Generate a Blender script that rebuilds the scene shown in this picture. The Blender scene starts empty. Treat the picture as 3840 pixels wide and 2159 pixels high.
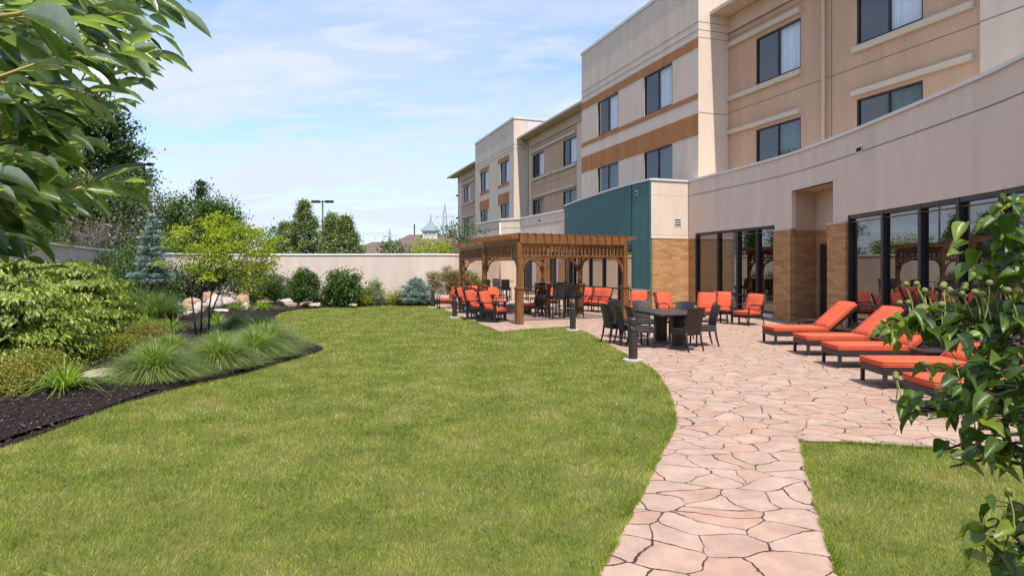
import bpy, math, random
import numpy as np
from mathutils import Vector, Matrix
R = math.radians
# ------------------------------------------------------------------ camera, sky, sun, exposure
sc = bpy.context.scene
COL = sc.collection
cam_d = bpy.data.cameras.new('camera'); cam = bpy.data.objects.new('camera', cam_d); COL.objects.link(cam)
cam.location = (0, 0, 1.7); cam.rotation_euler = (R(90), 0, 0)
cam_d.sensor_width = 36; cam_d.lens = 21.94; cam_d.shift_y = -0.0186
cam_d.clip_start = 0.05; cam_d.clip_end = 3000
sc.camera = cam
SUN = Vector((0.122, -0.470, 0.874)).normalized()
EL = math.asin(SUN.z)
sc.view_settings.view_transform = 'Standard'; sc.view_settings.look = 'None'
sc.view_settings.gamma = 1.0; sc.view_settings.exposure = 1.08
w = bpy.data.worlds.new("World"); sc.world = w; w.use_nodes = True
def make_world():
    nt = w.node_tree; nt.nodes.clear(); N = nt.nodes.new; L = nt.links.new
    out = N('ShaderNodeOutputWorld'); bg = N('ShaderNodeBackground'); bg.inputs['Strength'].default_value = 0.15
    sky = N('ShaderNodeTexSky'); sky.sky_type = 'NISHITA'; sky.sun_disc = False
    sky.sun_elevation = EL; sky.sun_rotation = math.atan2(SUN.x, SUN.y)
    sky.air_density = 1.0; sky.dust_density = 0.6; sky.ozone_density = 1.2
    tc = N('ShaderNodeTexCoord'); sp = N('ShaderNodeSeparateXYZ'); L(tc.outputs['Generated'], sp.inputs[0])
    zm = N('ShaderNodeMath'); zm.operation = 'MAXIMUM'; L(sp.outputs[2], zm.inputs[0]); zm.inputs[1].default_value = 0.0
    za = N('ShaderNodeMath'); za.operation = 'ADD'; L(zm.outputs[0], za.inputs[0]); za.inputs[1].default_value = 0.22
    dx = N('ShaderNodeMath'); dx.operation = 'DIVIDE'; L(sp.outputs[0], dx.inputs[0]); L(za.outputs[0], dx.inputs[1])
    dy = N('ShaderNodeMath'); dy.operation = 'DIVIDE'; L(sp.outputs[1], dy.inputs[0]); L(za.outputs[0], dy.inputs[1])
    cb = N('ShaderNodeCombineXYZ'); L(dx.outputs[0], cb.inputs[0]); L(dy.outputs[0], cb.inputs[1])
    mp = N('ShaderNodeMapping'); mp.inputs['Scale'].default_value = (0.7, 1.6, 1); mp.inputs['Rotation'].default_value = (0, 0, 0.16)
    mp.inputs['Location'].default_value = (SKX, SKY_, 0)
    L(cb.outputs[0], mp.inputs[0])
    n1 = N('ShaderNodeTexNoise'); n1.inputs['Scale'].default_value = 0.85; n1.inputs['Detail'].default_value = 7; n1.inputs['Roughness'].default_value = 0.55; n1.inputs['Distortion'].default_value = 0.5
    L(mp.outputs[0], n1.inputs['Vector'])
    n2 = N('ShaderNodeTexNoise'); n2.inputs['Scale'].default_value = 3.2; n2.inputs['Detail'].default_value = 8; n2.inputs['Roughness'].default_value = 0.6; n2.inputs['Distortion'].default_value = 0.9
    L(mp.outputs[0], n2.inputs['Vector'])
    r1 = N('ShaderNodeMapRange'); L(n1.outputs[0], r1.inputs[0]); r1.inputs[1].default_value = 0.36; r1.inputs[2].default_value = 0.62; r1.inputs[3].default_value = 0.06; r1.inputs[4].default_value = 0.74
    r2 = N('ShaderNodeMapRange'); L(n2.outputs[0], r2.inputs[0]); r2.inputs[1].default_value = 0.47; r2.inputs[2].default_value = 0.8; r2.inputs[3].default_value = 0.0; r2.inputs[4].default_value = 0.8
    hz = N('ShaderNodeMapRange'); L(sp.outputs[2], hz.inputs[0]); hz.inputs[1].default_value = 0.0; hz.inputs[2].default_value = 0.40; hz.inputs[3].default_value = 0.34; hz.inputs[4].default_value = 0.0
    a1 = N('ShaderNodeMath'); a1.operation = 'ADD'; L(r1.outputs[0], a1.inputs[0]); L(r2.outputs[0], a1.inputs[1])
    a2 = N('ShaderNodeMath'); a2.operation = 'ADD'; a2.use_clamp = True; L(a1.outputs[0], a2.inputs[0]); L(hz.outputs[0], a2.inputs[1])
    a3 = N('ShaderNodeMath'); a3.operation = 'MULTIPLY'; L(a2.outputs[0], a3.inputs[0]); a3.inputs[1].default_value = 0.95
    tn = N('ShaderNodeMixRGB'); tn.blend_type = 'MULTIPLY'; tn.inputs[0].default_value = 1; L(sky.outputs[0], tn.inputs[1]); tn.inputs[2].default_value = (0.62, 0.72, 0.93, 1)
    mx = N('ShaderNodeMixRGB'); L(a3.outputs[0], mx.inputs[0]); L(tn.outputs[0], mx.inputs[1]); mx.inputs[2].default_value = (2.5, 2.74, 3.15, 1)
    L(mx.outputs[0], bg.inputs[0]); L(bg.outputs[0], out.inputs[0])
SKX, SKY_ = 0.3, 2.1
make_world()
sl = bpy.data.lights.new('sun', 'SUN'); sl.energy = 2.85; sl.angle = R(0.5); sl.color = (1.0, 0.94, 0.86)
so = bpy.data.objects.new('sun', sl); COL.objects.link(so); so.location = (0, 0, 40)
so.rotation_euler = SUN.to_track_quat('Z', 'Y').to_euler()
cy = sc.cycles; cy.use_denoising = True; cy.max_bounces = 7; cy.transparent_max_bounces = 12; cy.caustics_reflective = False; cy.caustics_refractive = False
cy.use_adaptive_sampling = True; cy.adaptive_threshold = 0.02

# ------------------------------------------------------------------ photo measurements -> metres (image 3840 wide, focal 2340 px, eye height 1.7 m)
FPX, V0, H = 2340.0, 1008.0, 1.7
def G(u, v):                       # ground point under a pixel of the survey picture
    Y = H * FPX / (v - V0); return ((u - 1920) / FPX * Y, Y)
def P(u, v, Y): return Vector(((u - 1920) / FPX * Y, Y, H + (V0 - v) / FPX * Y))
dv = Vector((-0.3307, 0.9437, 0)); nv = Vector((0.9437, 0.3307, 0))     # along the facade (away), into the building
up = Vector((0, 0, 1))
rng = np.random.default_rng(7); random.seed(7)

# ------------------------------------------------------------------ materials
MATS = {}
def mat(name, col, rough=0.6, metal=0.0, var=0.0, scale=8.0, bump=0.0, bscale=30.0, spec=0.5, col2=None, detail=5, stretch=None, coat=0.0, bdist=0.01):
    if name in MATS: return MATS[name]
    m = bpy.data.materials.new(name); m.use_nodes = True; nt = m.node_tree; b = nt.nodes['Principled BSDF']
    b.inputs['Base Color'].default_value = (*col, 1); b.inputs['Roughness'].default_value = rough; b.inputs['Metallic'].default_value = metal
    b.inputs['Specular IOR Level'].default_value = spec
    if coat: b.inputs['Coat Weight'].default_value = coat
    N = nt.nodes.new; L = nt.links.new
    if var or col2 or bump:
        tc = N('ShaderNodeNewGeometry'); mp = N('ShaderNodeMapping'); L(tc.outputs['Position'], mp.inputs[0])
        if stretch: mp.inputs['Scale'].default_value = stretch
    if var or col2:
        n = N('ShaderNodeTexNoise'); n.inputs['Scale'].default_value = scale; n.inputs['Detail'].default_value = detail; n.inputs['Roughness'].default_value = 0.6
        L(mp.outputs[0], n.inputs['Vector'])
        mr = N('ShaderNodeMapRange'); L(n.outputs[0], mr.inputs[0]); mr.inputs[1].default_value = 0.3; mr.inputs[2].default_value = 0.7
        mx = N('ShaderNodeMixRGB'); L(mr.outputs[0], mx.inputs[0])
        c2 = col2 if col2 else tuple(c * (1 - var) for c in col)
        mx.inputs[1].default_value = (*c2, 1); mx.inputs[2].default_value = (*col, 1)
        L(mx.outputs[0], b.inputs['Base Color'])
    if bump:
        n2 = N('ShaderNodeTexNoise'); n2.inputs['Scale'].default_value = bscale; n2.inputs['Detail'].default_value = 4; L(mp.outputs[0], n2.inputs['Vector'])
        bp = N('ShaderNodeBump'); bp.inputs['Strength'].default_value = bump; bp.inputs['Distance'].default_value = bdist
        L(n2.outputs[0], bp.inputs['Height']); L(bp.outputs[0], b.inputs['Normal'])
    MATS[name] = m; return m

def leafmat(name, c1, c2, c3=None, trans=0.35, rough=0.45, tcol=None, spec=0.4, back=None, fine=0):
    """foliage: colour from each leaf's own random value, diffuse + translucent"""
    m = bpy.data.materials.new(name); m.use_nodes = True; nt = m.node_tree; nt.nodes.clear(); N = nt.nodes.new; L = nt.links.new
    at = N('ShaderNodeAttribute'); at.attribute_name = 'rnd'
    cr = N('ShaderNodeValToRGB'); e = cr.color_ramp.elements
    e[0].position = 0; e[0].color = (*c1, 1); e[1].position = 1.0 if c3 else 1.0; e[1].color = (*(c3 or c2), 1)
    if c3: k = cr.color_ramp.elements.new(0.6); k.color = (*c2, 1)
    L(at.outputs['Fac'], cr.inputs[0])
    colout = cr.outputs[0]
    if back:
        ge = N('ShaderNodeNewGeometry'); mb = N('ShaderNodeMixRGB'); L(ge.outputs['Backfacing'], mb.inputs[0]); L(colout, mb.inputs[1]); mb.inputs[2].default_value = (*back, 1); colout = mb.outputs[0]
    b = N('ShaderNodeBsdfPrincipled'); b.inputs['Roughness'].default_value = rough; b.inputs['Specular IOR Level'].default_value = spec
    if fine:                                # blotches and ribbing of a close leaf
        gp = N('ShaderNodeNewGeometry'); fn = N('ShaderNodeTexNoise'); fn.inputs['Scale'].default_value = fine; fn.inputs['Detail'].default_value = 6; fn.inputs['Roughness'].default_value = .7; L(gp.outputs['Position'], fn.inputs[0])
        fm = N('ShaderNodeMixRGB'); fm.blend_type = 'OVERLAY'; fm.inputs[0].default_value = .55; L(colout, fm.inputs[1]); L(fn.outputs[0], fm.inputs[2]); colout = fm.outputs[0]
        fb = N('ShaderNodeBump'); fb.inputs['Strength'].default_value = .35; fb.inputs['Distance'].default_value = .003; L(fn.outputs[0], fb.inputs['Height']); L(fb.outputs[0], b.inputs['Normal'])
    L(colout, b.inputs['Base Color'])
    t = N('ShaderNodeBsdfTranslucent'); tm = N('ShaderNodeMixRGB'); tm.blend_type = 'MULTIPLY'; tm.inputs[0].default_value = 1
    L(colout, tm.inputs[1]); tm.inputs[2].default_value = (*(tcol or (1.6, 1.9, 0.7)), 1); L(tm.outputs[0], t.inputs[0])
    ms = N('ShaderNodeMixShader'); ms.inputs[0].default_value = trans; L(b.outputs[0], ms.inputs[1]); L(t.outputs[0], ms.inputs[2])
    o = N('ShaderNodeOutputMaterial'); L(ms.outputs[0], o.inputs[0]); MATS[name] = m; return m

# ------------------------------------------------------------------ object helpers
def tag(o, label=None, cat=None, group=None, kind=None):
    if label: o['label'] = label
    if cat: o['category'] = cat
    if group: o['group'] = group
    if kind: o['kind'] = kind
    return o
def thing(name, label, cat, loc=(0, 0, 0), rz=0.0, group=None):
    o = bpy.data.objects.new(name, None); o.empty_display_size = 0.2; COL.objects.link(o)
    o.location = loc; o.rotation_euler = (0, 0, rz)
    return tag(o, label, cat, group)
def copy_thing(root, loc, rz, label, group=None, scale=None):
    r = root.copy(); COL.objects.link(r); r.location = loc; r.rotation_euler = (0, 0, rz); r['label'] = label
    if group: r['group'] = group
    if scale: r.scale = scale
    for ch in list(root.children):
        c = ch.copy(); COL.objects.link(c); c.parent = r
        for g in list(ch.children):
            q = g.copy(); COL.objects.link(q); q.parent = c
    return r

class MB:
    def __init__(s): s.v = []; s.f = []
    def add(s, vs, fs):
        b = len(s.v); s.v += [tuple(v) for v in vs]; s.f += [tuple(b + i for i in f) for f in fs]; return s
    def box(s, c, size, rz=0.0, M=None):
        x, y, z = [q / 2 for q in size]
        vs = [Vector((sx * x, sy * y, sz * z)) for sz in (-1, 1) for sy in (-1, 1) for sx in (-1, 1)]
        rot = M if M is not None else Matrix.Rotation(rz, 3, 'Z')
        vs = [rot @ v + Vector(c) for v in vs]
        return s.add(vs, [(0, 2, 3, 1), (4, 5, 7, 6), (0, 1, 5, 4), (2, 6, 7, 3), (0, 4, 6, 2), (1, 3, 7, 5)])
    def bx(s, x0, x1, y0, y1, z0, z1): return s.box(((x0 + x1) / 2, (y0 + y1) / 2, (z0 + z1) / 2), (x1 - x0, y1 - y0, z1 - z0))
    def beam(s, p0, p1, wd, ht, upv=(0, 0, 1)):
        p0, p1 = Vector(p0), Vector(p1); d = (p1 - p0); l = d.length; d.normalize()
        r = d.cross(Vector(upv)); r = r.normalized() if r.length > 1e-5 else Vector((1, 0, 0)); u2 = r.cross(d)
        M = Matrix((r, d, u2)).transposed()
        return s.box((p0 + p1) / 2, (wd, l, ht), M=M)
    def tube(s, pts, rad, n=8, cap=True):
        pts = [Vector(p) for p in pts]; k = len(pts)
        if not hasattr(rad, '__len__'): rad = [rad] * k
        b = len(s.v); ref = Vector((0, 0, 1))
        for i, p in enumerate(pts):
            d = (pts[min(i + 1, k - 1)] - pts[max(i - 1, 0)]); d = d.normalized() if d.length > 0 else Vector((0, 0, 1))
            a = d.cross(ref if abs(d.dot(ref)) < 0.95 else Vector((1, 0, 0))).normalized(); c = d.cross(a)
            for j in range(n):
                t = 2 * math.pi * j / n; s.v.append(tuple(p + (a * math.cos(t) + c * math.sin(t)) * rad[i]))
        for i in range(k - 1):
            for j in range(n):
                j2 = (j + 1) % n; s.f.append((b + i * n + j, b + i * n + j2, b + (i + 1) * n + j2, b + (i + 1) * n + j))
        if cap:
            s.f.append(tuple(b + j for j in reversed(range(n)))); s.f.append(tuple(b + (k - 1) * n + j for j in range(n)))
        return s
    def lathe(s, c, prof, n=16):
        return s.tube([Vector(c) + Vector((0, 0, z)) for r, z in prof], [r for r, z in prof], n)
    def prism(s, poly, z0, z1):
        n = len(poly); b = len(s.v)
        s.v += [(x, y, z0) for x, y in poly] + [(x, y, z1) for x, y in poly]
        s.f.append(tuple(b + i for i in reversed(range(n)))); s.f.append(tuple(b + n + i for i in range(n)))
        for i in range(n): j = (i + 1) % n; s.f.append((b + i, b + j, b + n + j, b + n + i))
        return s
    def build(s, name, m, parent=None, bevel=0.0, smooth=False, seg=2, loc=None):
        me = bpy.data.meshes.new(name); me.from_pydata(s.v, [], s.f); me.update()
        if m is not None: me.materials.append(m)
        o = bpy.data.objects.new(name, me); COL.objects.link(o)
        if parent is not None: o.parent = parent
        if loc is not None: o.location = loc
        if smooth: me.polygons.foreach_set('use_smooth', [True] * len(me.polygons))
        if bevel:
            bm_ = o.modifiers.new('bevel', 'BEVEL'); bm_.width = bevel; bm_.segments = seg; bm_.limit_method = 'ANGLE'; bm_.angle_limit = R(35); bm_.harden_normals = False
            me.polygons.foreach_set('use_smooth', [True] * len(me.polygons))
            wn = o.modifiers.new('wn', 'WEIGHTED_NORMAL'); wn.keep_sharp = False
        return o

def np_mesh(name, verts, faces_flat, nper, m, parent=None, rnd=None, smooth=False):
    """fast mesh: verts (N,3), faces_flat (F,nper)"""
    me = bpy.data.meshes.new(name); nv_ = len(verts); F = len(faces_flat)
    me.vertices.add(nv_); me.vertices.foreach_set('co', np.ascontiguousarray(verts, dtype=np.float32).ravel())
    me.loops.add(F * nper); me.loops.foreach_set('vertex_index', np.ascontiguousarray(faces_flat, dtype=np.int32).ravel())
    me.polygons.add(F); me.polygons.foreach_set('loop_start', np.arange(0, F * nper, nper, dtype=np.int32))
    if smooth: me.polygons.foreach_set('use_smooth', np.ones(F, dtype=bool))
    me.update(calc_edges=True)
    if rnd is not None:
        a = me.attributes.new('rnd', 'FLOAT', 'POINT'); a.data.foreach_set('value', np.ascontiguousarray(rnd, dtype=np.float32))
    if m is not None: me.materials.append(m)
    o = bpy.data.objects.new(name, me); COL.objects.link(o)
    if parent is not None: o.parent = parent
    return o

def norm(a): return a / np.maximum(np.linalg.norm(a, axis=-1, keepdims=True), 1e-9)
def stamp(name, tv, tf, pos, dirs, nrm, ln, wd, m, parent=None, rnd=None, smooth=False, curl=None):
    """stamp a leaf template (x across, y along, z normal) at many places"""
    tv = np.array(tv, float); tf = np.array(tf, int); n = len(pos)
    d = norm(dirs); x = norm(np.cross(d, nrm)); z = np.cross(x, d)
    ln = np.broadcast_to(ln, (n,)); wd = np.broadcast_to(wd, (n,))
    V = (pos[:, None, :] + x[:, None, :] * (tv[None, :, 0, None] * wd[:, None, None])
         + d[:, None, :] * (tv[None, :, 1, None] * ln[:, None, None]) + z[:, None, :] * (tv[None, :, 2, None] * ln[:, None, None]))
    if curl is not None:
        V[:, :, 2] -= (tv[None, :, 1] ** 2) * np.broadcast_to(curl, (n,))[:, None] * ln[:, None]
    k = len(tv); F = (np.arange(n)[:, None, None] * k + tf[None]).reshape(-1, tf.shape[1])
    if rnd is None: rnd = rng.random(n)
    return np_mesh(name, V.reshape(-1, 3), F, tf.shape[1], m, parent, np.repeat(rnd, k), smooth)
DIAMOND = ([(0, 0, 0), (0.5, 0.45, 0.06), (0, 1, -0.05), (-0.5, 0.45, 0.06)], [(0, 1, 2, 3)])
FOLD = ([(0, 0, 0), (0.45, 0.32, 0.07), (0.34, 0.68, 0.04), (0, 1, -0.10), (-0.34, 0.68, 0.04), (-0.45, 0.32, 0.07), (0, .34, 0.0), (0, .68, -0.02)],
        [(0, 1, 6), (6, 1, 2), (6, 2, 7), (7, 2, 3), (0, 6, 5), (6, 4, 5), (6, 7, 4), (7, 3, 4)])
def big_leaf(prof, fold=0.12, droop=0.12, wave=0.0):
    """a real leaf blade: rows of 3 points (edge, rib, edge)"""
    v = []; f = []
    for i, (y, hw) in enumerate(prof):
        zc = -droop * y * y
        wv = wave * math.sin(y * 9)
        v += [(-hw, y, zc + fold * hw + wv), (-hw * .5, y, zc + fold * hw * .35), (0, y, zc), (hw * .5, y, zc + fold * hw * .35), (hw, y, zc + fold * hw - wv)]
        if i:
            a = (i - 1) * 5; b = i * 5
            for k in range(4): f.append((a + k, a + k + 1, b + k + 1, b + k))
    return v, f
# ------------------------------------------------------------------ setting materials
def stucco(name, col, var=0.10): return mat(name, col, rough=0.85, var=var * 1.5, scale=1.7, bump=0.16, bscale=120, spec=0.25, detail=9, stretch=(1, 1, 0.16), bdist=0.005)
M_CREAM = stucco('stucco_cream', (0.71, 0.575, 0.455)); M_TAN = stucco('stucco_tan', (0.575, 0.375, 0.245)); M_TAN2 = stucco('stucco_frieze', (0.62, 0.47, 0.335))
M_ORANGE = stucco('stucco_terracotta', (0.47, 0.20, 0.08), 0.18); M_WALL = stucco('garden_wall_stucco', (0.69, 0.565, 0.455), 0.11)
M_TRIM = mat('trim_stucco', (0.60, 0.50, 0.39), rough=0.8, var=0.1, scale=3); M_COPING = mat('coping_metal', (0.66, 0.62, 0.58), rough=0.45, var=0.06, scale=2)
M_JOINT = mat('joint_shadow_gap', (0.20, 0.14, 0.10), rough=0.9); M_FRAME = mat('dark_bronze_frame', (0.022, 0.017, 0.016), rough=0.4, var=0.2, scale=4)
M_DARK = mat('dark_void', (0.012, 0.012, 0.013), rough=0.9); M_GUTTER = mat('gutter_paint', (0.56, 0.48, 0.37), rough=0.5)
M_ROOF = mat('roof_shingle', (0.17, 0.12, 0.095), rough=0.9, var=0.35, scale=9, bump=0.4, bscale=20)
M_SILL = mat('white_sill', (0.62, 0.60, 0.57), rough=0.6); M_TEAL = mat('teal_metal', (0.058, 0.155, 0.142), rough=0.42, var=0.10, scale=1.5, spec=0.5)
M_CURT = mat('curtain_white', (0.78, 0.80, 0.84), rough=0.9); M_CURTD = mat('curtain_teal', (0.10, 0.15, 0.15), rough=0.9)
M_BLIND = mat('blind_slat', (0.42, 0.37, 0.33), rough=0.6); M_SHADE = mat('roller_shade', (0.62, 0.56, 0.46), rough=0.9)
def glass_mat(name, refl, tint=(0.9, 0.93, 0.95), cap=1.0):
    m = bpy.data.materials.new(name); m.use_nodes = True; nt = m.node_tree; nt.nodes.clear(); N = nt.nodes.new; L = nt.links.new
    fr = N('ShaderNodeFresnel'); fr.inputs[0].default_value = 1.5; mr = N('ShaderNodeMapRange'); L(fr.outputs[0], mr.inputs[0])
    mr.inputs[1].default_value = 0.0; mr.inputs[2].default_value = 0.6; mr.inputs[3].default_value = refl; mr.inputs[4].default_value = cap
    g = N('ShaderNodeBsdfGlossy'); g.inputs['Roughness'].default_value = 0.01; t = N('ShaderNodeBsdfTransparent'); t.inputs[0].default_value = (*tint, 1)
    x = N('ShaderNodeMixShader'); L(mr.outputs[0], x.inputs[0]); L(t.outputs[0], x.inputs[1]); L(g.outputs[0], x.inputs[2])
    o = N('ShaderNodeOutputMaterial'); L(x.outputs[0], o.inputs[0]); return m
M_GLASS = glass_mat('window_glass', 0.02, cap=.13); M_GLASS2 = glass_mat('storefront_glass', 0.17, (0.55, 0.57, 0.58), cap=.85); M_SCREEN = mat('insect_screen', (0.03, 0.035, 0.04), rough=0.9)
def brick_mat():
    m = bpy.data.materials.new('tan_block'); m.use_nodes = True; nt = m.node_tree; N = nt.nodes.new; L = nt.links.new; b = nt.nodes['Principled BSDF']
    ge = N('ShaderNodeNewGeometry'); dt = N('ShaderNodeVectorMath'); dt.operation = 'DOT_PRODUCT'; L(ge.outputs['Position'], dt.inputs[0]); dt.inputs[1].default_value = tuple(dv + nv)
    sp = N('ShaderNodeSeparateXYZ'); L(ge.outputs['Position'], sp.inputs[0]); cb = N('ShaderNodeCombineXYZ'); L(dt.outputs['Value'], cb.inputs[0]); L(sp.outputs[2], cb.inputs[1])
    br = N('ShaderNodeTexBrick'); L(cb.outputs[0], br.inputs[0]); br.inputs['Scale'].default_value = 1.0; br.inputs['Brick Width'].default_value = 0.40; br.inputs['Row Height'].default_value = 0.10
    br.inputs['Mortar Size'].default_value = 0.004; br.inputs['Mortar Smooth'].default_value = 0.3; br.inputs['Bias'].default_value = 0.0
    br.inputs[1].default_value = (0.50, 0.285, 0.125, 1); br.inputs[2].default_value = (0.36, 0.185, 0.078, 1); br.inputs[3].default_value = (0.30, 0.19, 0.10, 1)
    n = N('ShaderNodeTexNoise'); n.inputs['Scale'].default_value = 14; n.inputs['Detail'].default_value = 6; L(cb.outputs[0], n.inputs[0])
    mx = N('ShaderNodeMixRGB'); mx.blend_type = 'OVERLAY'; mx.inputs[0].default_value = 0.45; L(br.outputs[0], mx.inputs[1]); L(n.outputs[0], mx.inputs[2]); L(mx.outputs[0], b.inputs['Base Color'])
    b.inputs['Roughness'].default_value = 0.9; b.inputs['Specular IOR Level'].default_value = 0.2
    bp = N('ShaderNodeBump'); bp.inputs['Strength'].default_value = 0.5; bp.inputs['Distance'].default_value = 0.012; ad = N('ShaderNodeMath'); ad.operation = 'SUBTRACT'; L(n.outputs[0], ad.inputs[0]); L(br.outputs['Fac'], ad.inputs[1])
    L(ad.outputs[0], bp.inputs['Height']); L(bp.outputs[0], b.inputs['Normal']); return m
M_BRICK = brick_mat()

def paving_mat():
    m = bpy.data.materials.new('flagstone'); m.use_nodes = True; nt = m.node_tree; N = nt.nodes.new; L = nt.links.new; b = nt.nodes['Principled BSDF']
    ge = N('ShaderNodeNewGeometry'); mp = N('ShaderNodeMapping'); mp.inputs['Scale'].default_value = (1.0, 1.25, 0); mp.inputs['Rotation'].default_value = (0, 0, 0.3); L(ge.outputs['Position'], mp.inputs[0])
    nz = N('ShaderNodeTexNoise'); nz.inputs['Scale'].default_value = 7; nz.inputs['Detail'].default_value = 3; L(mp.outputs[0], nz.inputs[0])
    sb = N('ShaderNodeVectorMath'); sb.operation = 'SUBTRACT'; L(nz.outputs['Color'], sb.inputs[0]); sb.inputs[1].default_value = (.5, .5, .5)
    sc_ = N('ShaderNodeVectorMath'); sc_.operation = 'SCALE'; L(sb.outputs[0], sc_.inputs[0]); sc_.inputs['Scale'].default_value = 0.085
    nl = N('ShaderNodeTexNoise'); nl.inputs['Scale'].default_value = 1.3; nl.inputs['Detail'].default_value = 1; L(mp.outputs[0], nl.inputs[0])
    sl_ = N('ShaderNodeVectorMath'); sl_.operation = 'SCALE'; L(nl.outputs['Color'], sl_.inputs[0]); sl_.inputs['Scale'].default_value = 0.45
    ad0 = N('ShaderNodeVectorMath'); L(mp.outputs[0], ad0.inputs[0]); L(sl_.outputs[0], ad0.inputs[1])
    ad = N('ShaderNodeVectorMath'); L(ad0.outputs[0], ad.inputs[0]); L(sc_.outputs[0], ad.inputs[1])
    v1 = N('ShaderNodeTexVoronoi'); v1.voronoi_dimensions = '2D'; v1.feature = 'DISTANCE_TO_EDGE'; v1.inputs['Scale'].default_value = 2.95; v1.inputs['Randomness'].default_value = 0.95; L(ad.outputs[0], v1.inputs['Vector'])
    v2 = N('ShaderNodeTexVoronoi'); v2.voronoi_dimensions = '2D'; v2.feature = 'F1'; v2.inputs['Scale'].default_value = 2.95; v2.inputs['Randomness'].default_value = 0.95; L(ad.outputs[0], v2.inputs['Vector'])
    # joint width varies along the joints
    nw = N('ShaderNodeTexNoise'); nw.inputs['Scale'].default_value = 2.2; nw.inputs['Detail'].default_value = 2; L(mp.outputs[0], nw.inputs[0])
    wv = N('ShaderNodeMapRange'); L(nw.outputs[0], wv.inputs[0]); wv.inputs[1].default_value = 0.36; wv.inputs[2].default_value = 0.68; wv.inputs[3].default_value = 0.012; wv.inputs[4].default_value = 0.040
    dvn = N('ShaderNodeMath'); dvn.operation = 'DIVIDE'; L(v1.outputs['Distance'], dvn.inputs[0]); L(wv.outputs[0], dvn.inputs[1])
    cl = N('ShaderNodeMath'); cl.operation = 'MINIMUM'; L(dvn.outputs[0], cl.inputs[0]); cl.inputs[1].default_value = 1.0
    st = N('ShaderNodeMapRange'); st.interpolation_type = 'SMOOTHSTEP'; L(cl.outputs[0], st.inputs[0]); st.inputs[1].default_value = 0.35
    sp = N('ShaderNodeSeparateColor'); L(v2.outputs['Color'], sp.inputs[0])
    cr = N('ShaderNodeValToRGB'); L(sp.outputs[0], cr.inputs[0]); cr.color_ramp.elements[0].color = (0.395, 0.245, 0.175, 1); cr.color_ramp.elements[1].color = (0.42, 0.300, 0.222, 1)
    for p_, c_ in ((0.3, (0.39, 0.256, 0.190)), (0.55, (0.415, 0.292, 0.218)), (0.78, (0.375, 0.262, 0.20))): k = cr.color_ramp.elements.new(p_); k.color = (*c_, 1)
    n3 = N('ShaderNodeTexNoise'); n3.inputs['Scale'].default_value = 3.5; n3.inputs['Detail'].default_value = 9; n3.inputs['Roughness'].default_value = 0.7; L(ge.outputs['Position'], n3.inputs[0])
    n4 = N('ShaderNodeTexNoise'); n4.inputs['Scale'].default_value = 170; n4.inputs['Detail'].default_value = 2; L(ge.outputs['Position'], n4.inputs[0])
    m1 = N('ShaderNodeMixRGB'); m1.blend_type = 'OVERLAY'; m1.inputs[0].default_value = 0.55; L(cr.outputs[0], m1.inputs[1]); L(n3.outputs[0], m1.inputs[2])
    m1b = N('ShaderNodeMixRGB'); m1b.blend_type = 'OVERLAY'; m1b.inputs[0].default_value = 0.3; L(m1.outputs[0], m1b.inputs[1]); L(n4.outputs[0], m1b.inputs[2])
    m2 = N('ShaderNodeMixRGB'); L(st.outputs[0], m2.inputs[0]); m2.inputs[1].default_value = (0.045, 0.027, 0.02, 1); L(m1b.outputs[0], m2.inputs[2]); L(m2.outputs[0], b.inputs['Base Color'])
    b.inputs['Roughness'].default_value = 0.8; b.inputs['Specular IOR Level'].default_value = 0.25
    h1 = N('ShaderNodeMath'); h1.operation = 'MULTIPLY'; L(n3.outputs[0], h1.inputs[0]); h1.inputs[1].default_value = 0.35
    h2 = N('ShaderNodeMath'); L(h1.outputs[0], h2.inputs[0]); L(st.outputs[0], h2.inputs[1]); h3 = N('ShaderNodeMath'); h3.operation = 'MULTIPLY_ADD'; L(n4.outputs[0], h3.inputs[0]); h3.inputs[1].default_value = 0.06; L(h2.outputs[0], h3.inputs[2])
    bp = N('ShaderNodeBump'); bp.inputs['Strength'].default_value = 0.6; bp.inputs['Distance'].default_value = 0.012; L(h3.outputs[0], bp.inputs['Height']); L(bp.outputs[0], b.inputs['Normal'])
    return m
def mulch_mat():
    m = mat('mulch', (0.045, 0.028, 0.024), rough=0.95, col2=(0.012, 0.008, 0.008), scale=55, bump=1.0, bscale=70, spec=0.15, bdist=0.03); return m
M_PAVE = paving_mat(); M_MULCH = mulch_mat(); M_SOIL = mat('lawn_soil', (0.09, 0.11, 0.022), rough=1.0, col2=(0.14, 0.14, 0.04), scale=3.0, bump=0.6, bscale=60, spec=0.1)
M_EARTH = mat('far_ground', (0.09, 0.10, 0.05), rough=1.0, var=0.3, scale=0.2)

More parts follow.
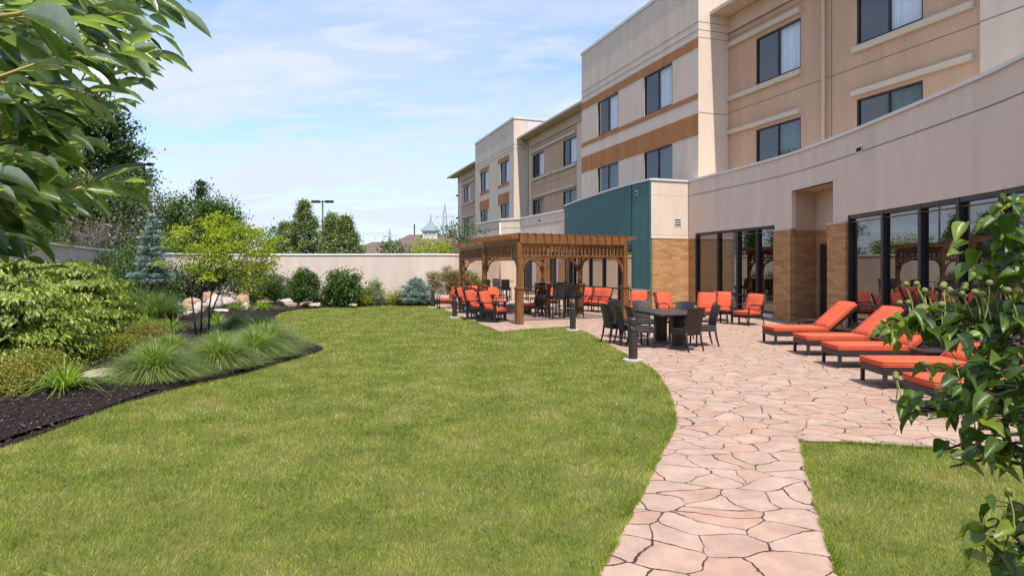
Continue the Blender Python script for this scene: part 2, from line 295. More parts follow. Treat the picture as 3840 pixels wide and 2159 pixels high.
# ------------------------------------------------------------------ ground, lawn, beds, patio
k = 1.4907
def D(l): return [G(x * k, y * k) for x, y in l]
edge_left = D([(1503, 1448), (1550, 1370), (1600, 1270), (1650, 1170), (1685, 1100), (1698, 1060), (1690, 1010), (1665, 960), (1640, 930), (1590, 902), (1530, 868), (1480, 840), (1430, 823), (1340, 828), (1258, 836), (1180, 805), (1130, 785), (1088, 766)])
def smooth_poly(pts, n=4, closed=False):
    out = []; m = len(pts)
    for i in range(m - (0 if closed else 1)):
        p0, p1, p2, p3 = (pts[(i - 1) % m] if closed or i else pts[0]), pts[i], pts[(i + 1) % m], (pts[(i + 2) % m] if closed or i + 2 < m else pts[-1])
        for j in range(n):
            t = j / n
            out.append(tuple(0.5 * ((2 * p1[q]) + (-p0[q] + p2[q]) * t + (2 * p0[q] - 5 * p1[q] + 4 * p2[q] - p3[q]) * t * t + (-p0[q] + 3 * p1[q] - 3 * p2[q] + p3[q]) * t ** 3) for q in range(len(p1))))
    if not closed: out.append(tuple(pts[-1]))
    return out
edge_left = [(0.05, 0.0), (0.22, 1.8)] + smooth_poly(edge_left[:13], 4) + smooth_poly(edge_left[12:15], 3) + smooth_poly(edge_left[14:], 3)
lawn2 = smooth_poly(D([(2103, 1448), (2080, 1360), (2050, 1260), (2025, 1160), (2015, 1111)]), 3)
lawn2_top = [(3.2, 6.10), (3.9, 5.9), (4.8, 5.55), (6.0, 5.1), (7.6, 4.4)]
PATIO = edge_left + [(-3.6, 29), (-3.6, 38), (-1, 44), (3, 40), (6.5, 27), (9.6, 21), (9.6, 17), (9.3, 10), (8.6, 4.4)] + lawn2_top[::-1] + lawn2[::-1] + [(1.75, 1.8), (1.7, 0)]
bed_pts = D([(-60, 1150), (0, 1128), (100, 1095), (200, 1055), (300, 1018), (420, 985), (500, 965), (600, 945), (700, 915), (770, 895), (812, 880), (800, 869), (760, 858), (715, 846), (700, 830), (690, 810), (700, 790), (760, 778), (900, 770), (1000, 767), (1080, 765)])
BED = smooth_poly(bed_pts, 3) + [(-3.5, 29.6), (-3.4, 34.2), (-18.5, 34.2), (-19.5, 28), (-16, 20), (-13, 13), (-10, 6.5)]
def inpoly(x, y, poly):
    r = np.zeros(len(x), bool); n = len(poly); j = n - 1
    for i in range(n):
        xi, yi = poly[i]; xj, yj = poly[j]
        c = ((yi > y) != (yj > y)) & (x < (xj - xi) * (y - yi) / ((yj - yi) or 1e-12) + xi); r ^= c; j = i
    return r
def sheet(name, poly, z, m, kind='structure'):
    from mathutils.geometry import tessellate_polygon
    tr = tessellate_polygon([[Vector((x, y, 0)) for x, y in poly]])
    me = bpy.data.meshes.new(name); me.from_pydata([(x, y, z) for x, y in poly], [], [tuple(t) for t in tr]); me.materials.append(m)
    import bmesh
    b = bmesh.new(); b.from_mesh(me); bmesh.ops.recalc_face_normals(b, faces=b.faces)
    for f in b.faces:
        if f.normal.z < 0: f.normal_flip()
    b.to_mesh(me); b.free()
    o = bpy.data.objects.new(name, me); COL.objects.link(o); o['kind'] = kind; return o
sheet('ground', [(-1500, -300), (1500, -300), (1500, 2500), (-1500, 2500)], -0.03, M_EARTH)
sheet('lawn_ground', [(-14, -1), (12, -1), (10, 8), (9.5, 20), (6, 30), (-3, 31), (-16, 31), (-19, 26)], 0.0, M_SOIL)
sheet('patio', PATIO, 0.012, M_PAVE)
# planting bed: gently mounded mulch
def bed_mesh():
    xs = np.arange(-20, -2.5, 0.16); ys = np.arange(4.5, 34.3, 0.16); X, Y = np.meshgrid(xs, ys); x = X.ravel(); y = Y.ravel(); ins = inpoly(x, y, BED).reshape(X.shape)
    e = np.array(BED); dmin = np.full(len(x), 9.0)
    for i in range(len(e)):
        a = e[i]; b = e[(i + 1) % len(e)]; ab = b - a; t = np.clip(((x - a[0]) * ab[0] + (y - a[1]) * ab[1]) / (ab @ ab + 1e-9), 0, 1)
        dmin = np.minimum(dmin, np.hypot(x - a[0] - t * ab[0], y - a[1] - t * ab[1]))
    z = 0.012 + 0.13 * (1 - np.exp(-dmin / 0.7)) + rng.normal(0, 0.007, len(x))
    idx = np.arange(len(x)).reshape(X.shape); q = ins[:-1, :-1] & ins[1:, :-1] & ins[:-1, 1:] & ins[1:, 1:]
    F = np.stack([idx[:-1, :-1][q], idx[:-1, 1:][q], idx[1:, 1:][q], idx[1:, :-1][q]], 1)
    o = np_mesh('mulch_ground', np.stack([x, y, z], 1), F, 4, M_MULCH, smooth=True); o['kind'] = 'structure'
    sheet('mulch_edge', BED, 0.008, M_MULCH)
bed_mesh()
def bedz(x, y): return 0.13
# loose bark chips on the mulch
def chips():
    n = 26000; x = rng.uniform(-13, -2.6, n * 3); y = 5.0 + rng.random(n * 3) ** 1.3 * 12; q = inpoly(x, y, BED); x = x[q][:n]; y = y[q][:n]; m = len(x)
    d = rng.normal(0, 1, (m, 3)); d[:, 2] *= 0.3; nr = rng.normal(0, 0.45, (m, 3)); nr[:, 2] = 1
    e = np.array(BED); dm = np.full(m, 9.0)
    for i in range(len(e)):
        a = e[i]; b = e[(i + 1) % len(e)]; ab = b - a; t = np.clip(((x - a[0]) * ab[0] + (y - a[1]) * ab[1]) / (ab @ ab + 1e-9), 0, 1); dm = np.minimum(dm, np.hypot(x - a[0] - t * ab[0], y - a[1] - t * ab[1]))
    z = 0.024 + 0.13 * (1 - np.exp(-dm / 0.7)) + rng.random(m) * 0.012
    mm = leafmat('bark_chip', (0.012, 0.008, 0.008), (0.05, 0.03, 0.026), (0.17, 0.12, 0.10), trans=0.0, rough=0.9)
    o = stamp('bark_chips', [(-.5, 0, 0), (.5, .1, 0), (.4, 1, 0.1), (-.45, .9, 0.05)], [(0, 1, 2, 3)], np.stack([x, y, z], 1), d, nr, rng.uniform(.015, .05, m), rng.uniform(.008, .02, m), mm, rnd=rng.random(m) ** 1.5)
    tag(o, 'loose dark bark chips scattered over the planting bed', 'bark chips', kind='stuff')
chips()

# ------------------------------------------------------------------ lawn blades
def lawn():
    m = bpy.data.materials.new('grass_blade'); m.use_nodes = True; nt = m.node_tree; nt.nodes.clear(); N = nt.nodes.new; L = nt.links.new
    at = N('ShaderNodeAttribute'); at.attribute_name = 'rnd'; ge = N('ShaderNodeNewGeometry')
    n1 = N('ShaderNodeTexNoise'); n1.inputs['Scale'].default_value = 1.1; n1.inputs['Detail'].default_value = 6; n1.inputs['Roughness'].default_value = 0.65; L(ge.outputs['Position'], n1.inputs[0])
    n2 = N('ShaderNodeTexNoise'); n2.inputs['Scale'].default_value = 15; n2.inputs['Detail'].default_value = 6; L(ge.outputs['Position'], n2.inputs[0])
    a = N('ShaderNodeMath'); a.operation = 'MULTIPLY_ADD'; L(n1.outputs[0], a.inputs[0]); a.inputs[1].default_value = 1.9; a.inputs[2].default_value = -0.93
    b_ = N('ShaderNodeMath'); b_.operation = 'MULTIPLY_ADD'; L(n2.outputs[0], b_.inputs[0]); b_.inputs[1].default_value = 1.1; L(a.outputs[0], b_.inputs[2])
    mpz = N('ShaderNodeMapping'); mpz.inputs['Rotation'].default_value = (0, 0, -0.22); mpz.inputs['Scale'].default_value = (2.6, .10, 1); L(ge.outputs['Position'], mpz.inputs[0])
    n3 = N('ShaderNodeTexNoise'); n3.inputs['Scale'].default_value = 1.0; n3.inputs['Detail'].default_value = 3; L(mpz.outputs[0], n3.inputs[0])
    b3 = N('ShaderNodeMath'); b3.operation = 'MULTIPLY_ADD'; L(n3.outputs[0], b3.inputs[0]); b3.inputs[1].default_value = 0.7; L(b_.outputs[0], b3.inputs[2])
    c = N('ShaderNodeMath'); c.operation = 'MULTIPLY_ADD'; L(at.outputs['Fac'], c.inputs[0]); c.inputs[1].default_value = 0.80; L(b3.outputs[0], c.inputs[2])
    d = N('ShaderNodeMath'); d.operation = 'SUBTRACT'; L(c.outputs[0], d.inputs[0]); d.inputs[1].default_value = 0.74
    cr = N('ShaderNodeValToRGB'); L(d.outputs[0], cr.inputs[0]); e = cr.color_ramp.elements
    e[0].position = 0.1; e[0].color = (0.075, 0.145, 0.010, 1); e[1].position = 1.0; e[1].color = (0.54, 0.49, 0.18, 1)
    for p_, c_ in ((0.28, (0.16, 0.25, 0.018)), (0.54, (0.285, 0.355, 0.032)), (0.78, (0.41, 0.42, 0.075))): q = e.new(p_); q.color = (*c_, 1)
    p = N('ShaderNodeBsdfPrincipled'); p.inputs['Roughness'].default_value = 0.6; p.inputs['Specular IOR Level'].default_value = 0.25; L(cr.outputs[0], p.inputs[0])
    t = N('ShaderNodeBsdfTranslucent'); L(cr.outputs[0], t.inputs[0]); ms = N('ShaderNodeMixShader'); ms.inputs[0].default_value = 0.4; L(p.outputs[0], ms.inputs[1]); L(t.outputs[0], ms.inputs[2])
    o = N('ShaderNodeOutputMaterial'); L(ms.outputs[0], o.inputs[0])
    P_, Wd, Ht = [], [], []
    for y0, y1, dens, wd, ht in ((2.6, 4.5, 7000, .0034, .034), (4.5, 7, 4200, .0046, .036), (7, 11, 2000, .0068, .038), (11, 17, 850, .011, .04), (17, 31, 330, .018, .045)):
        xa, xb = -min(0.84 * y1 + .3, 14), min(0.84 * y1 + .3, 7.5); n = int((xb - xa) * (y1 - y0) * dens)
        x = rng.uniform(xa, xb, n); y = rng.uniform(y0, y1, n); q = (np.abs(x) < 0.84 * y + 0.3) & ~inpoly(x, y, PATIO) & ~inpoly(x, y, BED) & (y < 29.6 + 0.05 * x) & (x < 8)
        x = x[q]; y = y[q]; P_.append(np.stack([x, y, np.zeros(len(x))], 1)); Wd.append(rng.uniform(.7, 1.3, len(x)) * wd); Ht.append(rng.uniform(.55, 1.35, len(x)) * ht)
    for line in (edge_left[1:], lawn2, lawn2_top):                # longer unclipped blades leaning over the paving edge
        for (xa, ya), (xb, yb) in zip(line[:-1], line[1:]):
            l = math.hypot(xb - xa, yb - ya); my = (ya + yb) / 2
            if my < 2.6: continue
            n = int(l * (1500 if my < 7 else 700 if my < 13 else 300)); f = rng.random(n); of = np.abs(rng.normal(0, .022, n)) - .010; s_ = -1 if line is edge_left[1:] or my > 0 and line is not lawn2 and line is not lawn2_top else 1
            nx_, ny_ = -(yb - ya) / max(l, 1e-6), (xb - xa) / max(l, 1e-6); c_ = np.array([[(xa + xb) / 2 + nx_ * .05], [(ya + yb) / 2 + ny_ * .05]]); sg = -1 if inpoly(c_[0], c_[1], PATIO)[0] else 1
            P_.append(np.stack([xa + (xb - xa) * f + nx_ * of * sg, ya + (yb - ya) * f + ny_ * of * sg, np.zeros(n)], 1)); k_ = 1 if my < 7 else 1.7 if my < 13 else 3
            Wd.append(rng.uniform(.7, 1.3, n) * .0042 * k_); Ht.append(rng.uniform(.6, 1.3, n) * .048)
    P_ = np.concatenate(P_); Wd = np.concatenate(Wd); Ht = np.concatenate(Ht); n = len(P_)
    # soft tufts: neighbouring blades lean alike
    ph = np.sin(P_[:, 0] * 7.3 + np.sin(P_[:, 1] * 5.1) * 2) + np.sin(P_[:, 1] * 8.7 + np.sin(P_[:, 0] * 6.1) * 2)
    az = ph * 1.6 + rng.normal(0, 1.1, n); ln = rng.uniform(.25, 1.0, n)
    d = np.stack([np.cos(az) * ln, np.sin(az) * ln, np.ones(n)], 1); a2 = rng.uniform(0, 6.28, n); nr = np.stack([np.cos(a2), np.sin(a2), np.zeros(n)], 1)
    o = stamp('lawn_grass', [(-.5, 0, 0), (.5, 0, 0), (0.1, 1, 0.18)], [(0, 1, 2)], P_, d, nr, Ht, Wd, m)
    tag(o, 'short mown green lawn with straw-coloured mottling', 'lawn grass', kind='stuff'); print('blades', n)
lawn()

# ------------------------------------------------------------------ wall builder
def wall(mb, mp, a_pts, z0, z1, holes=(), reveal=0.12, off=0.0):
    A = sorted(set([round(a, 4) for a in a_pts] + [round(h[0], 4) for h in holes] + [round(h[1], 4) for h in holes]))
    lo, hi = min(a_pts), max(a_pts); A = [a for a in A if lo - 1e-4 <= a <= hi + 1e-4]
    Z = sorted(set([z0, z1] + [h[2] for h in holes] + [h[3] for h in holes])); Z = [z for z in Z if z0 <= z <= z1]
    for i in range(len(A) - 1):
        am = (A[i] + A[i + 1]) / 2
        for j in range(len(Z) - 1):
            zm = (Z[j] + Z[j + 1]) / 2
            if any(h[0] < am < h[1] and h[2] < zm < h[3] for h in holes): continue
            mb.add([mp(A[i], Z[j], off), mp(A[i + 1], Z[j], off), mp(A[i + 1], Z[j + 1], off), mp(A[i], Z[j + 1], off)], [(0, 1, 2, 3)])
    for h in holes:
        hh = [a for a in A if h[0] - 1e-4 <= a <= h[1] + 1e-4]; b0, b1 = max(h[2], z0), min(h[3], z1); r = off - reveal
        for a in (h[0], h[1]): mb.add([mp(a, b0, off), mp(a, b1, off), mp(a, b1, r), mp(a, b0, r)], [(0, 1, 2, 3)])
        for i in range(len(hh) - 1):
            for z in (b0, b1): mb.add([mp(hh[i], z, off), mp(hh[i + 1], z, off), mp(hh[i + 1], z, r), mp(hh[i], z, r)], [(0, 1, 2, 3)])
def strip(mb, mp, a_pts, z0, z1, o0, o1, slope=0.0):
    """solid moulding that follows a wall; o0..o1 is how far it stands proud"""
    A = sorted(a_pts); n = len(A); vs = []
    for a in A: vs += [mp(a, z0, o0), mp(a, z0, o1), mp(a, z1 - slope, o1), mp(a, z1, o0)]
    fs = [(0, 1, 2, 3), tuple((n - 1) * 4 + i for i in (3, 2, 1, 0))]
    for i in range(n - 1):
        for j in range(4): fs.append((i * 4 + j, i * 4 + (j + 1) % 4, (i + 1) * 4 + (j + 1) % 4, (i + 1) * 4 + j))
    mb.add(vs, fs)
def planar(c): return lambda a, z, off: nv * (c - off) + dv * a + up * z
def S(u, c): m = (u - 1920) / FPX; return c * (0.9437 - 0.3307 * m) / (0.3307 + 0.9437 * m)
hotel = thing('hotel', 'three-storey beige and tan hotel with terracotta bands and a curved low wing', 'hotel')

def window(mp, a0, a1, z0, z1, style='curtain', div=0.5, flip=False, name='window', fr=0.06):
    """a0 = image-left edge (larger a), a1 = image-right edge"""
    lo, hi = min(a0, a1), max(a0, a1); f = MB()
    for (p, q, zz0, zz1) in ((lo, lo + fr, z0, z1), (hi - fr, hi, z0, z1)): strip(f, mp, [p, q], zz0, zz1, -0.12, -0.03)
    strip(f, mp, [lo + fr, hi - fr], z0, z0 + fr, -0.12, -0.03); strip(f, mp, [lo + fr, hi - fr], z1 - fr, z1, -0.12, -0.03)
    am = hi - (hi - lo) * div; strip(f, mp, [am - fr / 2, am + fr / 2], z0 + fr, z1 - fr, -0.11, -0.045)
    w_ = f.build(name, M_FRAME, hotel)
    g = MB(); g.add([mp(lo + fr, z0 + fr, -0.08), mp(hi - fr, z0 + fr, -0.08), mp(hi - fr, z1 - fr, -0.08), mp(lo + fr, z1 - fr, -0.08)], [(0, 1, 2, 3)]); g.build('pane', M_GLASS, w_)
    # curtain folds behind the near half, darker drapes and screen behind the far half
    def drape(x0, x1, m, nm, dpt):
        n = max(8, int(abs(x1 - x0) / 0.03)); vs = []
        for i in range(n + 1):
            a = x0 + (x1 - x0) * i / n; o = dpt + 0.035 * math.sin(i * 1.9) + 0.012 * math.sin(i * 4.7)
            vs += [mp(a, z0, o), mp(a, z1, o)]
        d_ = MB(); d_.add(vs, [(2 * i, 2 * i + 2, 2 * i + 3, 2 * i + 1) for i in range(n)]); d_.build(nm, m, w_, smooth=True)
    if style == 'curtain': drape(lo + 0.02, am, M_CURT, 'curtain', -0.20); drape(am + (hi - am) * .02, hi - 0.02, M_CURTD, 'curtain', -0.22)
    elif style == 'dark': drape(lo + .02, hi - .02, M_CURTD, 'curtain', -0.22)
    elif style == 'gap': drape(lo + .02, lo + (am - lo) * .3, M_CURT, 'curtain', -0.20); drape(am, hi - .02, M_CURTD, 'curtain', -0.22)
    if style != 'none':
        s_ = MB(); n = 26; zz = z1 - z0 - 2 * fr
        x0, x1 = am + fr / 2, hi - fr; s_.add([mp(x0, z0 + fr, -0.105), mp(x1, z0 + fr, -0.105), mp(x1, z1 - fr, -0.105), mp(x0, z1 - fr, -0.105)], [(0, 1, 2, 3)]); s_.build('insect_screen', M_SCR, w_)
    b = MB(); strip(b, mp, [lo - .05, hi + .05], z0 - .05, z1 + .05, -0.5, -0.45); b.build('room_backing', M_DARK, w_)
    return w_
def screen_mat():
    m = bpy.data.materials.new('window_screen'); m.use_nodes = True; nt = m.node_tree; nt.nodes.clear(); N = nt.nodes.new; L = nt.links.new
    a = N('ShaderNodeBsdfDiffuse'); a.inputs[0].default_value = (0.03, 0.035, 0.04, 1); t = N('ShaderNodeBsdfTransparent'); x = N('ShaderNodeMixShader'); x.inputs[0].default_value = 0.75
    L(t.outputs[0], x.inputs[1]); L(a.outputs[0], x.inputs[2]); o = N('ShaderNodeOutputMaterial'); L(x.outputs[0], o.inputs[0]); return m
M_SCR = screen_mat()
C1, CT, CR2, CT2, CR3 = 17.5, 16.0, 18.4, 17.2, 18.1
# --- near tower
mp = planar(CT); aR, aL = S(2619, CT), S(2181, CT); wl = []
for (u0, u1) in ((2241, 2318), (2415, 2520)):
    for (z0, z1) in ((9.05, 10.96), (5.35, 7.31)): wl.append((S(u1, CT), S(u0, CT), z0, z1))
mb = MB(); wall(mb, mp, [aR, aL], 0, 14.23, wl)
tm = lambda a, z, off: mp(aR, z, 0) + nv * a - dv * off          # return face, a = 0..1.5 to the right
TW = C1 - CT
wall(mb, tm, [0, TW], 0, 14.23); mb.build('tower_wall', M_CREAM, hotel)
lm = lambda a, z, off: mp(aL, z, 0) + nv * a + dv * off
mb = MB(); wall(mb, lm, [0, CR2 - CT], 0, 14.23); mb.build('tower_wall', M_CREAM, hotel)
mb = MB(); strip(mb, mp, [aR - 0.05, aL + 0.05], 14.23, 14.38, -0.3, 0.05); strip(mb, tm, [-0.05, TW + 6], 14.23, 14.38, -0.3, 0.05); mb.build('coping', M_COPING, hotel)
mb = MB(); strip(mb, mp, [aR, aL], 10.97, 11.37, 0, .006); mb.build('terracotta_band', M_ORANGE, hotel)
mb = MB(); strip(mb, mp, [aR, aL], 8.81, 9.05, 0, .006); mb.build('terracotta_band', M_ORANGE, hotel)
mb = MB(); strip(mb, mp, [aR, aL], 7.31, 8.22, 0, .006); mb.build('terracotta_band', M_ORANGE, hotel)
mb = MB()
for z in (12.03, 11.70, 11.385): strip(mb, mp, [aR, aL], z, z + .022, 0, .005); strip(mb, tm, [0, TW], z, z + .022, 0, .005)
strip(mb, tm, [0, TW], 8.235, 8.26, 0, .005)
for u_ in (2318, 2415, 2241, 2520):
    for z0_, z1_ in ((9.06, 10.96), (5.3, 7.30)): strip(mb, mp, [S(u_, CT) - .06, S(u_, CT) - .045] if u_ in (2318, 2520) else [S(u_, CT) + .045, S(u_, CT) + .06], z0_, z1_, 0, .004)
mb.build('wall_joint', M_JOINT, hotel)
for i, (a1, a0, z0, z1) in enumerate(wl): window(mp, a0, a1, z0, z1, 'curtain' if i in (0, 2) else 'dark', 0.5)
# --- far tower
mp2 = planar(CT2); bR, bL = S(1927, CT2), S(1782, CT2); wl = []
for (u0, u1) in ((1801, 1829), (1877, 1909)):
    for (z0, z1) in ((9.05, 10.96), (5.35, 7.31)): wl.append((S(u1, CT2), S(u0, CT2), z0, z1))
mb = MB(); wall(mb, mp2, [bR, bL], 0, 14.1, wl); tm2 = lambda a, z, off: mp2(bR, z, 0) + nv * a - dv * off
wall(mb, tm2, [0, CR2 - CT2], 0, 14.1); mb.build('tower_wall', M_CREAM, hotel)
mb = MB(); strip(mb, mp2, [bR - .05, bL + .05], 14.1, 14.28, -.3, .06); strip(mb, tm2, [-.05, 5.5], 14.1, 14.28, -.3, .06); wall(mb, tm2, [CR2 - CT2, 5.5], 12, 14.1, off=-0.003); mb.build('coping', M_COPING, hotel)
for (u0, u1) in ((1799, 1835), (1868, 1910)):
    for (z0, z1) in ((10.97, 11.37), (8.80, 9.05), (7.31, 8.25)):
        mb = MB(); strip(mb, mp2, [S(u1, CT2), S(u0, CT2)], z0, z1, 0, .01); mb.build('terracotta_panel', M_ORANGE, hotel)
mb = MB()
for z in (11.95, 11.62): strip(mb, mp2, [bR, bL], z, z + .03, 0, .005); strip(mb, tm2, [0, CR2 - CT2], z, z + .03, 0, .005)
mb.build('wall_joint', M_JOINT, hotel)
for i, (a1, a0, z0, z1) in enumerate(wl): window(mp2, a0, a1, z0, z1, 'curtain' if z0 > 8 else 'dark', 0.5)
# --- recessed facades
def recess(c, u0, u1, wins, hoods, sills, eave, uoff=0, tanrange=None):
    mpc = planar(c); aR_, aL_ = (u1 if isinstance(u1, float) else S(u1, c)), (u0 if isinstance(u0, float) else S(u0, c)); wl_ = []
    for (ua, ub) in wins:
        for (z0, z1) in ((9.05, 10.9), (5.35, 7.26)): wl_.append((S(ub, c), S(ua, c), z0, z1))
    mb = MB(); wall(mb, mpc, [aR_, aL_], 0, 12.4, wl_); mb.build('upper_wall', M_TAN, hotel)
    mb = MB(); strip(mb, mpc, [aR_, aL_], 11.70, 12.38, 0, .05); mb.build('frieze', M_TAN2, hotel)
    mb = MB(); strip(mb, mpc, [aR_, aL_], 11.66, 11.70, 0, .03); strip(mb, mpc, [aR_, aL_], 11.43, 11.455, 0, .005); strip(mb, mpc, [aR_, aL_], 8.31, 8.335, 0, .005); mb.build('wall_joint', M_JOINT, hotel)
    for (ua, ub) in hoods:
        for (z0, z1) in ((11.06, 11.29), (7.38, 7.59)):
            mb = MB(); strip(mb, mpc, [S(ub, c), S(ua, c)], z0, z1, 0, .13, 0.03); mb.build('window_hood', M_TRIM, hotel, bevel=.012)
    for (ua, ub) in sills:
        mb = MB(); strip(mb, mpc, [S(ub, c), S(ua, c)], 8.80, 9.02, 0, .12, 0.03); mb.build('window_sill', M_TRIM, hotel, bevel=.012)
    for i, (a1, a0, z0, z1) in enumerate(wl_): window(mpc, a0, a1, z0, z1, 'curtain' if z0 > 8 else 'dark', 0.5 if c < 18 else .45)
    e0, e1 = eave
    mb = MB(); strip(mb, mpc, [e0, e1], 12.40, 12.47, 0, .80); mb.build('soffit', M_TAN2, hotel)
    mb = MB(); strip(mb, mpc, [e0, e1], 12.38, 12.56, .80, .94); mb.build('gutter', M_GUTTER, hotel, bevel=.03)
    mb = MB(); strip(mb, mpc, [e0, e1], 12.47, 12.50, -7, .80); vs = [mpc(e0, 12.56, .82), mpc(e1, 12.56, .82), mpc(e1, 15.6, -8), mpc(e0, 15.6, -8)]; mb.add(vs, [(0, 1, 2, 3)]); mb.build('roof', M_ROOF, hotel)
    return mpc
r1 = recess(C1, aR, 3684, [(2835, 3003), (3212, 3461)], [(2722, 3004), (3200, 3655)], [(2722, 3004), (3202, 3656)], (S(3684, C1) - 8, aR - .0))
r2 = recess(CR2, bR, aL, [(1998, 2040), (2112, 2162)], [(1995, 2162)], [(1996, 2068), (2073, 2164)], (aL, bR - .0))
e3 = S(1718, CR3)
r3 = recess(CR3, e3, bL, [(1741, 1762)], [(1733, 1781)], [(1733, 1781)], (bL, e3 + 1.6))
# cream pilaster strips beside the recessed bays
mb = MB(); strip(mb, r2, [aL, S(2165, CR2)], 4, 11.66, 0, .04); strip(mb, r2, [S(1993, CR2), bR], 4, 11.66, 0, .04); mb.build('pilaster', M_CREAM, hotel)
mb = MB(); strip(mb, r3, [S(1733, CR3), e3], 2, 11.66, 0, .04); mb.build('pilaster', M_CREAM, hotel)
# near right tower face of the facade, and an unseen core added to block sun
mp4 = planar(C1 - .10); a4 = S(3684, C1); mb = MB(); wall(mb, mp4, [a4, a4 - 9], 0, 14.2); mb.add([mp4(a4, 0, 0), mp4(a4, 14.2, 0), mp4(a4, 14.2, -.4), mp4(a4, 0, -.4)], [(0, 1, 2, 3)]); mb.build('tower_wall', M_CREAM, hotel)
mb = MB(); strip(mb, mp4, [a4, a4 - 9], 8.31, 8.335, 0, .005); mb.build('wall_joint', M_JOINT, hotel)
mb = MB(); q = planar(19.2); s0, s1 = a4 - 9, e3
for (x0, x1, zz) in ((s0, s1, 12.3),): strip(mb, q, [x0, x1], 0, zz, -9, -0.35)
mb.build('sun_blocking_core', M_TAN, hotel)
mb = MB(); strip(mb, r1, [S(3120, C1), S(3117, C1)], 4, 11.4, 0, .004); mb.build('wall_joint', M_JOINT, hotel)
# downspouts
mb = MB(); a = S(3097, C1); mb.tube([r1(a, 12.4, .86), r1(a, 12.2, .6), r1(a, 12.0, .12), r1(a, 4.5, .12)], .062, 8); mb.build('downspout', M_GUTTER, hotel, smooth=True)
mb = MB(); a = S(1984, CR2); mb.tube([r2(a, 12.4, .86), r2(a, 12.15, .7), r2(a, 11.7, .12), r2(a, 4.5, .12)], .075, 8); mb.build('downspout', M_GUTTER, hotel, smooth=True)

# --- curved low wing
Wpts = [(7.45, 26.3), (8.81, 21.0), (9.10, 17.9), (9.10, 14.96), (9.01, 11.95), (8.88, 10.85), (8.55, 9.0), (8.1, 7.2), (7.5, 5.4), (6.9, 4.0)]
def polymap(pts):
    pts = [Vector((x, y, 0)) for x, y in pts]; cum = [0]
    for i in range(1, len(pts)): cum.append(cum[-1] + (pts[i] - pts[i - 1]).length)
    nr = []
    for i in range(len(pts)):
        d = (pts[min(i + 1, len(pts) - 1)] - pts[max(i - 1, 0)]).normalized(); nr.append(Vector((d.y, -d.x, 0)))
    def f(a, z, off):
        a = max(0, min(cum[-1], a)); i = 0
        while i < len(cum) - 2 and cum[i + 1] < a: i += 1
        t = (a - cum[i]) / max(cum[i + 1] - cum[i], 1e-9); p = pts[i].lerp(pts[i + 1], t); n_ = nr[i].lerp(nr[i + 1], t).normalized()
        return p + n_ * off + up * z
    def at_u(u):
        m = (u - 1920) / FPX; best = 0; bd = 1e9; n = 1500
        for i in range(n + 1):
            a = cum[-1] * i / n; p = f(a, 0, 0)
            if p.y > 0.1 and abs(p.x / p.y - m) < bd: bd = abs(p.x / p.y - m); best = a
        return best
    return f, cum, at_u
Wp = smooth_poly(Wpts, 5); wf, wcum, wu = polymap(Wp)
if wf(1, 0, 1).x > wf(1, 0, 0).x:
    _w = wf; wf = lambda a, z, off: _w(a, z, -off)
aE = wcum[-1]; A1, A2, A3, A4, A5, A6 = wu(2606), wu(2905), wu(2969), wu(3124), wu(3107), wu(3178)
def arange(a0, a1): return [a0, a1] + [a for a in wcum if a0 < a < a1]
ZP = 5.35
mb = MB(); wall(mb, wf, arange(0, aE), 2.96, ZP, [(A1, A2, 2.9, 3.17), (A3, A4, 2.0, 4.19), (A6, aE, 2.9, 3.15)], reveal=0.14)
mb.build('parapet_wall', M_CREAM, hotel)
mb = MB(); strip(mb, wf, arange(0, aE), ZP, ZP + .10, -.32, .05, .02); mb.build('coping', M_COPING, hotel)
mb = MB(); strip(mb, wf, arange(0, aE), 4.75, 4.775, 0, .005); mb.build('wall_joint', M_JOINT, hotel)
mb = MB(); strip(mb, wf, arange(0, A1), 0, 2.955, -.1, .03); mb.build('brick_pier', M_BRICK, hotel)
mb = MB(); strip(mb, wf, arange(A2, A3), 0, 2.955, -.12, .05); mb.build('brick_pier', M_BRICK, hotel)
mb = MB(); strip(mb, wf, arange(A5, A6), 0, 2.955, -.9, .05); mb.build('brick_pier', M_BRICK, hotel)
mb = MB(); strip(mb, wf, arange(A2, A3), 2.955, 3.0, -.12, .07); mb.build('stone_cap', M_TRIM, hotel); mb = MB(); strip(mb, wf, arange(A5, A6), 2.955, 3.0, -.12, .07); mb.build('stone_cap', M_TRIM, hotel)
# recess with the door
j0, j1 = wf(A3, 0, 0), wf(A4, 0, 0); inn = Vector((0.96, 0.28, 0)); dep = 0.95
def rq(p, q_, z0, z1): return [p + up * z0, q_ + up * z0, q_ + up * z1, p + up * z1]
mb = MB(); mb.add(rq(j0, j0 + inn * dep, 2.96, 4.19), [(0, 1, 2, 3)]); mb.add(rq(j0 + inn * dep, j1 + inn * dep, 2.96, 4.19), [(0, 1, 2, 3)]); mb.add(rq(j1, j1 + inn * dep, 2.96, 4.19), [(0, 1, 2, 3)])
mb.add([j0 + up * 4.19, j1 + up * 4.19, j1 + inn * dep + up * 4.19, j0 + inn * dep + up * 4.19], [(0, 1, 2, 3)]); mb.build('recess_wall', M_TAN2, hotel)
mb = MB(); mb.add(rq(j0 - inn * .03, j0 + inn * dep, 0, 2.96), [(0, 1, 2, 3)]); mb.add(rq(j0 + inn * dep, j1 + inn * dep, 0, 2.96), [(0, 1, 2, 3)]); mb.build('recess_brick', M_BRICK, hotel)
dd = (j1 - j0).normalized(); ds = j0 + inn * (dep - .06) + dd * 0.35
mb = MB(); mb.beam(ds + up * 1.25, ds + dd * 1.5 + up * 1.25, .05, 2.46); door = mb.build('door', M_FRAME, hotel)
